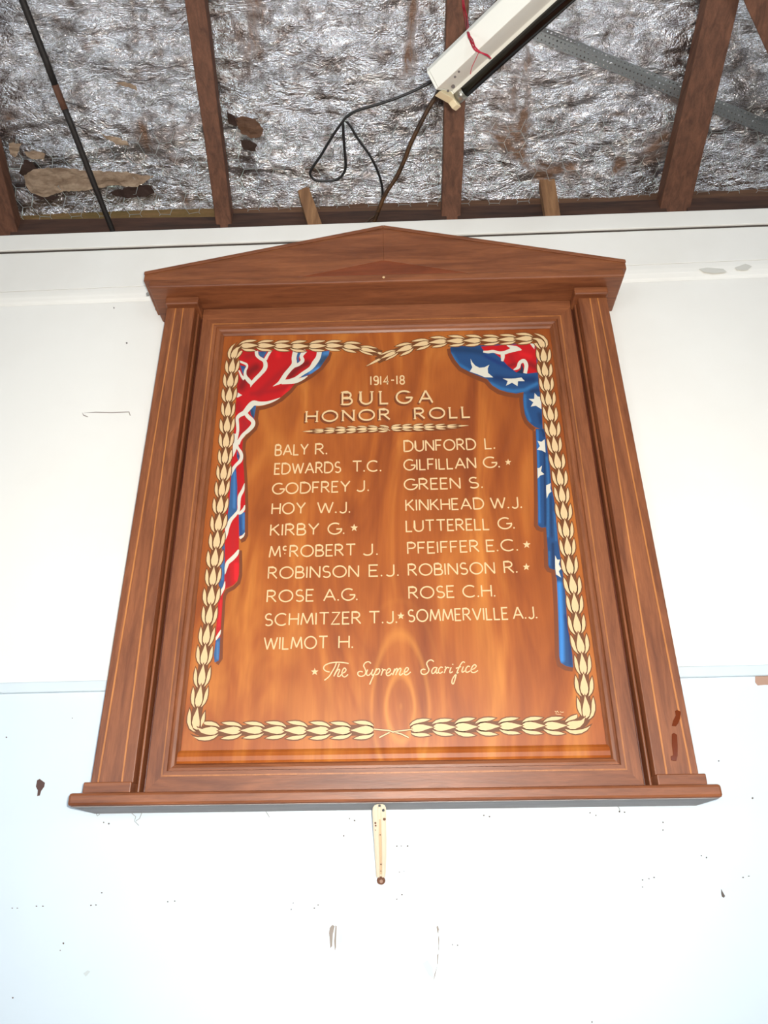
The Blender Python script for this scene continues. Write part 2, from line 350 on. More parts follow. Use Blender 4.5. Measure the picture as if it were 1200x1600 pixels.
# other walls, roof underside; only their reflections and bounce reach the photograph
struct(MB().box(XL-.1, XL, YR, YW, 0, 4.4).build('wall_left', side_m))
struct(MB().box(XR, XR+.1, YR, YW, 0, 4.4).build('wall_right', side_m))
struct(MB().box(XL, XR, YR-.1, YR, 0, 3.6).build('wall_rear', side_m))
for i, (cx_, cy_, ax) in enumerate([(-2, YR+.012, 'y'), (0, YR+.012, 'y'), (2, YR+.012, 'y'), (XL+.012, -2.2, 'x'), (XR-.012, -2.2, 'x')]):
    wn = struct(empty('window_%d' % (i+1), (cx_, cy_, 1.1)))
    fr = MB(); gl = MB()
    def bx(u0, u1, z0, z1, t, tgt):
        if ax == 'y': tgt.box(cx_+u0, cx_+u1, cy_-t, cy_+t, z0, z1)
        else: tgt.box(cx_-t, cx_+t, cy_+u0, cy_+u1, z0, z1)
    for u0, u1, z0, z1 in ((-.62, -.56, 1.04, 2.46), (.56, .62, 1.04, 2.46), (-.56, .56, 1.04, 1.1), (-.56, .56, 2.4, 2.46), (-.02, .02, 1.1, 2.4)): bx(u0, u1, z0, z1, .011, fr)
    bx(-.56, .56, 1.1, 2.4, .004, gl)
    fr.build('window_frame', trim_m, wn); gl.build('pane', glass_m, wn)

# ------------------------------------------------------------------ roof: foil, rafters, wire
ceil = struct(empty('ceiling', (0, 0, ZA)))
RIDGE = -2.5
def foilz(x, y):
    z = roofz(x, y, 0.066)
    e = min(1.0, max(0.0, (0.13-y)/0.12))
    w_ = noise.fractal(Vector((x*2.2, y*3.0, 0.3)), 1.0, 2.0, 3)*0.017
    w_ += noise.fractal(Vector((x*4.5+3.0, y*15.0, 1.7)), 0.9, 2.1, 4)*0.0125
    w_ += abs(noise.noise(Vector((x*11.0, y*19.0, 4.0))))*0.006
    return z + 0.008 + w_*(0.25+0.75*e)
xs = [-3.2, -2.6, -2.0] + [-1.6+3.2*i/380 for i in range(381)] + [2.0, 2.6, 3.2]
ys = [0.14-0.86*i/150 for i in range(151)] + [-1.0, -1.3, -1.7, -2.1, RIDGE]
vv = [(x, y, foilz(x, y)) for y in ys for x in xs]; nx = len(xs)
ff = [(j*nx+i, j*nx+i+1, (j+1)*nx+i+1, (j+1)*nx+i) for j in range(len(ys)-1) for i in range(nx-1)]
mesh('foil_sheet', vv, ff, foil_m, ceil, smooth=True)
zr = roofz(0, RIDGE, .07)
mesh('foil_sheet', [(XL, RIDGE, zr-.04), (XR, RIDGE, zr+.05), (XR, YR, zr+SL*2.5+.05), (XL, YR, zr+SL*2.5-.04)], [(0, 1, 2, 3)], foil_m, ceil)
MB().box(XL-.1, XR+.1, YR-.1, RIDGE+.3, zr+.1, zr+.14).box(XL-.1, XR+.1, RIDGE+.3, YW+.1, zr+.1, zr+.14).build('roof_cover', dark_hole, ceil)

def rafter(l0, r0, l1, r1, depth=0.052, y0=-2.45, y1=0.15):
    """left/right underside edges: at picture top (row 0) and where they reach the wall"""
    A, B, C_, D = rat(*l0), rat(*r0), rat(*l1), rat(*r1)
    def ext(P, Q, y):
        t = (y-P.y)/(Q.y-P.y); x = P.x+(Q.x-P.x)*t; return Vector((x, y, roofz(x, y)))
    p = [ext(A, C_, y0), ext(B, D, y0), ext(B, D, y1), ext(A, C_, y1)]
    if y0 < -1:   # keep far ends near one width
        c = (p[0]+p[1])/2; h = 0.026; p[0] = Vector((c.x-h, y0, roofz(c.x-h, y0))); p[1] = Vector((c.x+h, y0, roofz(c.x+h, y0)))
    mb = MB(); n = 26; rng = []
    for i in range(n+1):
        t = i/n
        a = p[0].lerp(p[3], t); b = p[1].lerp(p[2], t)
        ja, jb = random.uniform(-.0009, .0009), random.uniform(-.0009, .0009)
        a = a+Vector((ja, 0, 0)); b = b+Vector((jb, 0, 0))
        rng.append([a, b, b+Vector((0, 0, depth)), a+Vector((0, 0, depth))])
    for i in range(n): 
        k = len(mb.v); mb.v += rng[i]+rng[i+1]
        mb.f += [[k+j, k+(j+1) % 4, k+4+(j+1) % 4, k+4+j] for j in range(4)]
    mb.f += [[0, 1, 2, 3], [len(mb.v)-4+j for j in range(4)]]
    o = mb.build('rafter', raft_m, ceil)
    bm = bmesh.new(); bm.from_mesh(o.data); bmesh.ops.remove_doubles(bm, verts=bm.verts, dist=1e-5); bmesh.ops.recalc_face_normals(bm, faces=bm.faces); bm.to_mesh(o.data); bm.free()
    b = o.modifiers.new('bevel', 'BEVEL'); b.width = .0025; b.segments = 2; b.limit_method = 'ANGLE'
    return o
rafter((284, 0), (324, 0), (337, 353), (363, 352))
rafter((699, 0), (733, 0), (690, 343), (720, 342))
rafter((1104, 0), (1157, 0), (1031, 329), (1078, 327))
rafter((-112, 0), (-66, 0), (-12, 366), (28, 364))
rafter((1520, 0), (1572, 0), (1392, 318), (1436, 316))
MB().prism([at(-700, 352, -.1)+Vector((0, 0, -.085)), at(1900, 330, -.1)+Vector((0, 0, -.085)), at(1900, 330, -.1)+Vector((0, 0, -.115)), at(-700, 352, -.1)+Vector((0, 0, -.115))],
           [v+Vector((0, .05, 0)) for v in [at(-700, 352, -.1)+Vector((0, 0, -.085)), at(1900, 330, -.1)+Vector((0, 0, -.085)), at(1900, 330, -.1)+Vector((0, 0, -.115)), at(-700, 352, -.1)+Vector((0, 0, -.115))]]).build('top_plate', plate_m, ceil)
# blocking between the rafters, with a paler weathered strip lying on it
def blk(x0, x1, ya0, ya1, lip, m2):
    """px x range on the wall line; picture row of its upper edge at both ends; lip height px"""
    d = -.092
    def q(x, y, dd): return at(x, y, dd)
    a = [q(x0, ya0+lip, d), q(x1, ya1+lip, d)]; base = 0.11
    f_ = [a[0]-Vector((0, 0, base)), a[1]-Vector((0, 0, base)), a[1], a[0]]
    MB().prism(f_, [v+Vector((0, .035, 0)) for v in f_]).build('blocking', plate_m, ceil, bevel=.002)
    d2 = -.100
    n = 14; lo = []; hi = []
    for i in range(n+1):
        t = i/n; x = x0+(x1-x0)*t; y = ya0+(ya1-ya0)*t
        hi.append(q(x, y+random.uniform(-1.5, 1.5), d2)); lo.append(q(x, y+lip+1, d2)-Vector((0, 0, .015)))
    ring = lo+hi[::-1]
    MB().prism(ring, [v+Vector((0, .03, .0)) for v in ring]).build('weathered_strip', m2, ceil)
blk(22, 345, 330, 325, 13, moss_m)
moss2 = wood('old_strip_timber', S((78, 54, 40)), S((112, 80, 58)), (0.8, 10, 10), 0.85)
blk(358, 697, 321, 315, 12, moss2)
blk(714, 1038, 313, 301, 10, moss2)
blk(1070, 1402, 300, 288, 10, moss2)
blk(-300, -4, 338, 332, 12, moss_m)

# perforated steel brace under the foil
def brace():
    A, B = rat(775, 20, .054), rat(1300, 236, .054)
    L = (B-A).length; t = (B-A).normalized(); nrm = Vector((-BX, -SL, 1)).normalized(); s = nrm.cross(t).normalized()
    if s.y > 0: s = -s           # s points up the roof
    mb = MB(); cell = 0.0112; n = int(L/cell); rows = 2
    def flange(o0, sd, rows, ny):
        for i in range(n):
            for j in range(rows):
                c = o0 + t*(cell*(i+.5+(0.5 if j % 2 else 0))) + sd*(cell*(j+.5))
                out = [c+t*(cell/2*a)+sd*(cell/2*b) for a, b in ((-1, -1), (0, -1), (1, -1), (1, 0), (1, 1), (0, 1), (-1, 1), (-1, 0))]
                inn = [c+(t*cos(q)+sd*sin(q))*cell*0.2 for q in [radians(225+45*k) for k in range(8)]]
                mb.add(out+inn, [(k, (k+1) % 8, 8+(k+1) % 8, 8+k) for k in range(8)])
    flange(A, -s, 2, 0)
    up = (s*0.80+nrm*-0.25).normalized()
    flange(A, up, 1, 0)
    o = mb.build('steel_brace', galv, ceil)
    q = o.modifiers.new('thick', 'SOLIDIFY'); q.thickness = 0.0008
brace()

# hexagonal wire netting beneath the foil
def netting():
    mb = MB(); W, H = 0.058, 0.05; r = 0.0006
    def P(x, y):
        sag = -0.004 + 0.010*noise.noise(Vector((x*1.7, y*2.0, 9.0)))
        return Vector((x+0.010*noise.noise(Vector((x*9, y*9, 0))), y+0.010*noise.noise(Vector((x*9, y*9, 5))), roofz(x, y, .062)+sag))
    rowi = 0; y = 0.12
    def seg(a, b):
        a, b = P(*a), P(*b); d = b-a; u = d.cross(Vector((0, 0, 1))).normalized()*r; v = Vector((0, 0, r))
        k = len(mb.v); mb.v += [a+u-v, a-u-v, a+v, b+u-v, b-u-v, b+v]
        mb.f += [[k, k+1, k+4, k+3], [k+1, k+2, k+5, k+4], [k+2, k, k+3, k+5]]
    while y > -0.10:
        x = -1.5 + (W*0.75 if rowi % 2 else 0)
        while x < 1.5:
            a = (x, y); b = (x+W*.5, y); c = (x+W*.75, y-H/2); e = (x-W*.25, y-H/2)
            seg(a, b); seg(b, c); seg(a, e); x += W*1.5
        y -= H/2; rowi += 1
    o = mb.build('wire_netting', wire_m, ceil); o['kind'] = 'stuff'
netting()
# torn insulation paper hanging behind the netting at the far left
def torn(poly, off, m=torn_m):
    """a ragged, creased scrap of paper lining seen through a split in the foil"""
    dense = []
    n = len(poly)
    for i in range(n):
        p, q = poly[i], poly[(i+1) % n]; k = max(2, int(hypot(q[0]-p[0], q[1]-p[1])/4))
        for j in range(k):
            t = j/k; jt = .9 if k > 1 else 0
            dense.append((p[0]+(q[0]-p[0])*t+random.uniform(-jt, jt), p[1]+(q[1]-p[1])*t+random.uniform(-jt, jt)))
    pts = [Vector(p) for p in dense]; m_ = len(pts); ed = [(i, (i+1) % m_) for i in range(m_)]
    x0, x1 = min(p.x for p in pts), max(p.x for p in pts); y0, y1 = min(p.y for p in pts), max(p.y for p in pts)
    y = y0
    while y < y1:
        x = x0
        while x < x1: pts.append(Vector((x+random.uniform(-1, 1), y+random.uniform(-1, 1)))); x += 5
        y += 4
    vo, eo, fo, *_ = geometry.delaunay_2d_cdt(pts, ed, [list(range(m_))], 1, 1e-4)
    low = []
    for v in vo:
        q = rat(v.x, v.y, off); low.append(q+Vector((0, 0, .007*noise.fractal(Vector((q.x*26, q.y*40, 2.2)), 1.0, 2.0, 3)-.004)))
    o = mesh('torn_paper', low, [list(f) for f in fo], m, ceil)
    q = o.modifiers.new('thick', 'SOLIDIFY'); q.thickness = .0015
torn([(40, 246), (60, 262), (90, 268), (110, 286), (60, 290), (30, 268)], .060, dark_hole)
torn([(38, 272), (52, 264), (85, 259), (120, 262), (150, 266), (205, 268), (240, 276), (215, 290), (180, 288), (160, 292), (120, 296), (92, 300), (70, 308), (50, 300), (40, 288)], .058)
torn([(15, 222), (22, 219), (34, 222), (30, 234), (25, 245), (16, 238)], .058)
torn([(38, 236), (55, 232), (72, 238), (70, 246), (52, 247), (42, 243)], .058)
torn([(160, 206), (175, 212), (200, 220), (203, 225), (182, 224), (166, 215)], .058)
torn([(180, 128), (195, 127), (213, 134), (215, 139), (196, 134)], .058)
torn([(368, 184), (380, 180), (398, 184), (412, 200), (408, 212), (392, 214), (376, 208)], .060, moss2)
torn([(355, 172), (366, 178), (374, 192), (368, 196), (358, 192)], .060, dark_hole)
torn([(376, 216), (392, 217), (402, 226), (398, 234), (380, 230)], .060, dark_hole)
torn([(170, 300), (200, 289), (236, 288), (242, 300), (225, 306), (185, 306)], .060, dark_hole)
torn([(52, 303), (80, 306), (96, 304), (84, 312), (62, 310)], .060, dark_hole)

# short offcuts nailed on edge behind the top trim
def offcut(bl, br, tr_, tl, label):
    d0 = -.045
    f_ = [at(bl[0], bl[1], d0)-Vector((0, 0, .05)), at(br[0], br[1], d0)-Vector((0, 0, .05)), at(*tr_, d0), at(*tl, d0)]
    o = MB().prism(f_, [v+Vector((0, .022, .0)) for v in f_]).build('timber_offcut', raft_pale, None, bevel=.002)
    tag(o, label, 'offcut', 'short timber offcuts behind the top trim')
offcut((489, 353), (512, 352), (482, 290), (465, 297.5), 'pale leaning timber offcut poking above the white trim, left of the board\'s peak')
offcut((852, 337.5), (876, 336), (867, 279), (843, 280.5), 'pale upright timber offcut poking above the white trim, right of the board\'s peak')
# brown strut in the top right corner
a0, a1 = rat(1150, -25, -.03), rat(1238, 170, -.03); dx = Vector((.06, 0, 0)); dz = Vector((0, 0, .022))
strut = MB().prism([a0, a0+dx, a0+dx+dz, a0+dz], [a1, a1+dx, a1+dx+dz, a1+dz]).build('roof_strut', raft_m, None, bevel=.002)
tag(strut, 'brown timber roof strut slanting across the top right corner', 'strut')
# thin dark rod on the left
rod = empty('hanging_rod', rat(105, 180, -.02))
pts = [(-14, -120), (35, 0), (72, 95), (92, 148), (112, 197), (150, 295), (175, 358), (182, 376)]
R_ = [rat(x, y, -.012 if y < 340 else -.01) for x, y in pts]
MB().tube([R_[0], R_[1], R_[2], R_[3].lerp(R_[2], .3)], [.0085]*4, 10).build('rod_length', rod_m, rod, smooth=True)
tag(MB().tube([R_[3].lerp(R_[2], .3), R_[3], R_[3].lerp(R_[4], .45)], .0088, 10).build('rod_length', rust_m, rod, smooth=True), 'rusty brown length of the rod')
MB().tube([R_[3].lerp(R_[4], .45), R_[4], R_[5], R_[6], R_[7]], [.0082, .0082, .0078, .0075, .0075], 10).build('rod_length', rod_m, rod, smooth=True)
tag(rod, 'thin black rod with a rusty patch, slanting down to the wall top at left', 'rod')

# ------------------------------------------------------------------ honour board
CX = -0.0165; Z0 = 1.55
board = empty('honor_board', (CX, 0, Z0+.146))
tag(board, 'large varnished wooden honor roll board with pediment, painted flags and names', 'honor board')
def bb(name, x0, x1, z0, z1, d0, d1, m=None, parent=board, bevel=.002):
    """box in board coordinates: x from the board's centre line, z above the lens, d = distance off the wall"""
    return MB().box(CX+x0, CX+x1, -d1, -d0, Z0+z0, Z0+z1).build(name, m or wood_h, parent, bevel=bevel)
FD = .035
bb('backing', -.535, .535, .160, 1.300, .002, .0195, wood_dark)
panel = bb('panel', -.410, .410, .213, 1.240, .020, FD, field_m, bevel=0)
# mitred frame rails
IX, IZ0, IZ1 = .397, .226, 1.227
PROF = [(-.004, .0205), (-.004, .0365), (0, .040), (.003, .0445), (.008, .0465), (.0125, .0455), (.014, .0500), (.049, .0500), (.050, .0485), (.050, .0205)]
def rail(side):
    def ring(u_at):
        return [u_at(u, d) for u, d in PROF]
    if side == 'top':
        a = ring(lambda u, d: (CX-IX-u, -d, Z0+IZ1+u)); b = ring(lambda u, d: (CX+IX+u, -d, Z0+IZ1+u))
    elif side == 'bottom':
        a = ring(lambda u, d: (CX-IX-u, -d, Z0+IZ0-u)); b = ring(lambda u, d: (CX+IX+u, -d, Z0+IZ0-u))
    else:
        s = -1 if side == 'left' else 1
        a = ring(lambda u, d: (CX+s*(IX+u), -d, Z0+IZ0-u)); b = ring(lambda u, d: (CX+s*(IX+u), -d, Z0+IZ1+u))
    r = MB().prism(a, b).build('frame_rail', wood_h if side in ('top', 'bottom') else wood_v, board)
    w2 = .0014
    def q(u): return {'top': ((-IX-u, IZ1+u), (IX+u, IZ1+u)), 'bottom': ((-IX-u, IZ0-u), (IX+u, IZ0-u)),
                      'left': ((-IX-u, IZ0-u), (-IX-u, IZ1+u)), 'right': ((IX+u, IZ0-u), (IX+u, IZ1+u))}[side]
    (p0, p1), (p2, p3) = q(.022-w2), q(.022+w2)
    f_ = [Vector((CX+x, -.0506, Z0+z)) for x, z in (p0, p1, p3, p2)]
    MB().prism(f_, [v+Vector((0, .0008, 0)) for v in f_]).build('inlay_line', inlay_dim, r)
for s in ('top', 'bottom', 'left', 'right'): rail(s)
# rounded bead along the panel's foot
mb = MB(); pr = [(.2262, .0352), (.2262, .041), (.230, .0435), (.238, .0435), (.245, .041), (.250, .037), (.2505, .0352)]
mb.prism([(CX-.3965, -d, Z0+z) for z, d in pr], [(CX+.3965, -d, Z0+z) for z, d in pr])
tag(mb.build('foot_bead', field_m, board, smooth=False), 'orange bead along the foot of the panel')
for s in (-1, 1):
    def X(a, b): return (min(s*a, s*b), max(s*a, s*b))
    bb('side_moulding', *X(.4475, .4530), .169, 1.2765, .020, .043, wood_dark, bevel=.003)
    bb('side_moulding', *X(.4532, .4590), .169, 1.2765, .020, .060, wood_v, bevel=.004)
    # tapering pilaster
    f_ = [(s*.4595, .189), (s*.5355, .189), (s*.5275, 1.2768), (s*.4595, 1.2768)]
    a = [Vector((CX+x, -.080, Z0+z)) for x, z in f_]; b = [Vector((v.x, -.0015, v.z)) for v in a]
    p_ = MB().prism(a, b).build('pilaster', wood_v, board, bevel=.002)
    for xb, xt in ((.522, .505), (.4795, .4868)):
        g = [Vector((CX+s*xb-.0016, -.0806, Z0+.191)), Vector((CX+s*xb+.0016, -.0806, Z0+.191)), Vector((CX+s*xt+.0013, -.0806, Z0+1.275)), Vector((CX+s*xt-.0013, -.0806, Z0+1.275))]
        MB().prism(g, [v+Vector((0, .0012, 0)) for v in g]).build('inlay_line', inlay, p_)
    if s > 0:
        for poly in ([(1055, 1111), (1058, 1109), (1064, 1112), (1063, 1122), (1060, 1130), (1056, 1135), (1050, 1134), (1052, 1126), (1056, 1118)], [(1050, 1147), (1053, 1145), (1058, 1148), (1059, 1165), (1059, 1180), (1057, 1189), (1049, 1188), (1048, 1182), (1052, 1180), (1050, 1162)]):
            g = [at(x, y, .0814) for x, y in poly]
            tag(MB().prism(g, [v+Vector((0, .0012, 0)) for v in g]).build('varnish_run', varnish, p_, bevel=.0004), 'glossy red-brown run of old varnish')
    bb('plinth', *X(.4575, .5420), .1702, .1893, .0015, .095, wood_h)
    bb('capital', *X(.4490, .5285), 1.2770, 1.2995, .0015, .093, wood_h, bevel=.003)
bb('frieze', -.4485, .4485, 1.2772, 1.2995, .020, .047, wood_h, bevel=.001)
bb('frieze_backing', -.545, .545, 1.2775, 1.2990, .0015, .0195, wood_h, bevel=.001)
bb('cornice', -.562, .562, 1.3000, 1.3235, .0015, .1255, wood_h, bevel=.0035)
# raking boards meeting over a low tympanum
RX, ZE, ZP, ZB = .5735, 1.350, 1.4835, 1.3240
rk = (ZP-ZE)/RX
TY = 1.372
for s in (-1, 1):
    hb = (TY-ZB)/rk
    f_ = [(0, ZP), (s*RX, ZE), (s*RX, ZB), (s*hb, ZB), (0, TY)]
    a = [Vector((CX-.003+x*(1 if x < 0 else 1), -.122, Z0+z)) for x, z in f_]; b = [Vector((v.x, -.0015, v.z)) for v in a]
    MB().prism(a, b).build('raking_board', wood_h, board, bevel=.0008)
    g = [(s*.0003, ZP+.001), (s*(RX+.001), ZE+.0015), (s*(RX+.001), ZE-.0075), (s*.0003, ZP-.0085)]
    a = [Vector((CX-.003+x, -.1250, Z0+z)) for x, z in g]; b = [Vector((v.x, -.1222, v.z)) for v in a]
    MB().prism(a, b).build('raking_bead', wood_h, board, bevel=.001)
hb = (TY-ZB)/rk
g = [(-hb, ZB), (hb, ZB), (0, TY)]
a = [Vector((CX-.003+x, -.1205, Z0+z)) for x, z in g]; b = [Vector((v.x, -.0015, v.z)) for v in a]
tag(MB().prism(a, b).build('tympanum', wood('tympanum_wood', S((108, 52, 26)), S((138, 70, 38)), (0.9, 9, 9), .42), board), 'redder low triangle under the peak')
nail = MB(); c = at(599.5, 433, .1262); n = 10
nail.prism([c+Vector((cos(2*pi*k/n)*.003, 0, sin(2*pi*k/n)*.003)) for k in range(n)], [c+Vector((cos(2*pi*k/n)*.0034, .0012, sin(2*pi*k/n)*.0034)) for k in range(n)])
tag(nail.build('nail_head', cream, board), 'pale nail head below the peak')
bb('shelf', -.5555, .5555, .1474, .1690, .0015, .1190, wood_h, bevel=.005)
tag(bb('shelf_underside', -.549, .549, .1462, .1473, .0015, .1145, wood('underside_grey_sheen', S((128, 120, 118)), S((150, 142, 140)), (0.9, 9, 9), .6), bevel=0), 'greyish bare underside of the shelf, daylight sheen in its colour')  # thin added board, bare grey wood with the daylight sheen put into its colour

# ---- paint on the panel
def L(d0): return lambda x, y: at(x, y, FD+d0)
def cropf(ox, oy, k): return lambda x, y: (ox+x*k, oy+y*k)
def ribbon(mb, pts, ws, lift):
    """pts: photo pixels, ws: widths in pixels"""
    n = len(pts)
    if n < 2: return
    mb.rc = (getattr(mb, 'rc', -1)+1) % 14; lift += mb.rc*.000006
    l, r = [], []
    for i in range(n):
        x, y = pts[i]
        dx, dy = 0.0, 0.0
        if i > 0:
            a, b = x-pts[i-1][0], y-pts[i-1][1]; h = hypot(a, b) or 1; dx += a/h; dy += b/h
        if i < n-1:
            a, b = pts[i+1][0]-x, pts[i+1][1]-y; h = hypot(a, b) or 1; dx += a/h; dy += b/h
        h = hypot(dx, dy) or 1; nx_, ny_ = -dy/h, dx/h
        k = 1.0
        if 0 < i < n-1: k = min(1.6, 2/max(h, .6))
        wv = (ws[i] if isinstance(ws, (list, tuple)) else ws)/2*k
        l.append(at(x+nx_*wv, y+ny_*wv, FD+lift)); r.append(at(x-nx_*wv, y-ny_*wv, FD+lift))
    mb.add(l+r, [(i, i+1, n+i+1, n+i) for i in range(n-1)])
def spl2(P, n=5):
    out = smooth_path([(p[0], p[1], p[2] if len(p) > 2 else 0) for p in P], n)
    return [(v.x, v.y) for v in out], [max(v.z, .15) for v in out]
def paintpoly(mb, pts, lift): mb.add([at(x, y, FD+lift) for x, y in pts], [list(range(len(pts)))])
def tri_poly(pts, step, colfn, lift, name, parent):
    v2 = []; ed = []
    n = len(pts)
    dense = []
    for i in range(n):
        a, b = pts[i], pts[(i+1) % n]; k = max(1, int(hypot(b[0]-a[0], b[1]-a[1])/step))
        dense += [(a[0]+(b[0]-a[0])*j/k, a[1]+(b[1]-a[1])*j/k) for j in range(k)]
    v2 = [Vector(p) for p in dense]; m_ = len(v2); ed = [(i, (i+1) % m_) for i in range(m_)]
    x0, x1 = min(p[0] for p in pts), max(p[0] for p in pts); y0, y1 = min(p[1] for p in pts), max(p[1] for p in pts)
    y = y0
    while y < y1:
        x = x0
        while x < x1: v2.append(Vector((x+random.uniform(-.3, .3), y+random.uniform(-.3, .3)))); x += step
        y += step
    vo, eo, fo, *_ = geometry.delaunay_2d_cdt(v2, ed, [list(range(m_))], 1, 1e-4)
    vs = [at(v.x, v.y, FD+lift) for v in vo]
    o = mesh(name, vs, [list(f) for f in fo], m_col, parent, cols=[colfn(v.x, v.y) for v in vo])
    return o
def brush(base, strokes):
    """strokes: (points px, radius, colour, strength) painted softly over base"""
    base = S(base)
    ss = [(p, r, S(c), k) for p, r, c, k in strokes]
    def fn(x, y):
        col = list(base)
        for p, r, c, k in ss:
            dmin = 1e9
            for i in range(max(1, len(p)-1)):
                a = p[i]; b = p[min(i+1, len(p)-1)]; dx, dy = b[0]-a[0], b[1]-a[1]; q = dx*dx+dy*dy
                t = 0 if q == 0 else max(0, min(1, ((x-a[0])*dx+(y-a[1])*dy)/q))
                dmin = min(dmin, hypot(x-a[0]-dx*t, y-a[1]-dy*t))
            if dmin < r:
                f = (1-dmin/r); f = f*f*(3-2*f)*k
                col = [col[j]+(c[j]-col[j])*f for j in range(3)]
        return col
    return fn
L1, L2, L3 = cropf(360, 530, .13333), cropf(330, 680, .1125), cropf(320, 860, .1125)
R1, R2, R3 = cropf(700, 530, .13333), cropf(820, 670, .1125), cropf(830, 850, .125)
def mp(f, P): return [f(*p[:2]) for p in P]
def mw(f, P, k): return [(*f(p[0], p[1]), p[2]*k) for p in P]

def join_into(name, objs, parent, label):
    """merge flat paint pieces of one flag into a single mesh object with several materials"""
    me = bpy.data.meshes.new(name); bm = bmesh.new(); mats = []
    cl = bm.verts.layers.float_color.new('Col')
    org = ROOTLOC[parent]
    for o in objs:
        m_ = o.data.materials[0]
        if m_ not in mats: mats.append(m_)
        mi = mats.index(m_); off = ROOTLOC[o]-org
        ca = o.data.color_attributes.get('Col')
        vs = []
        for i, v in enumerate(o.data.vertices):
            nv = bm.verts.new(v.co+off)
            nv[cl] = ca.data[i].color if ca else (1, 1, 1, 1)
            vs.append(nv)
        for p in o.data.polygons:
            try: f = bm.faces.new([vs[i] for i in p.vertices]); f.material_index = mi
            except ValueError: pass
        old = o.data; bpy.data.objects.remove(o); bpy.data.meshes.remove(old)
    bm.to_mesh(me); bm.free()
    for m_ in mats: me.materials.append(m_)
    o = bpy.data.objects.new(name, me); sc.collection.objects.link(o); o.parent = parent; ROOTLOC[o] = org
    o.location = (0, 0, 0)
    tag(o, label); return o

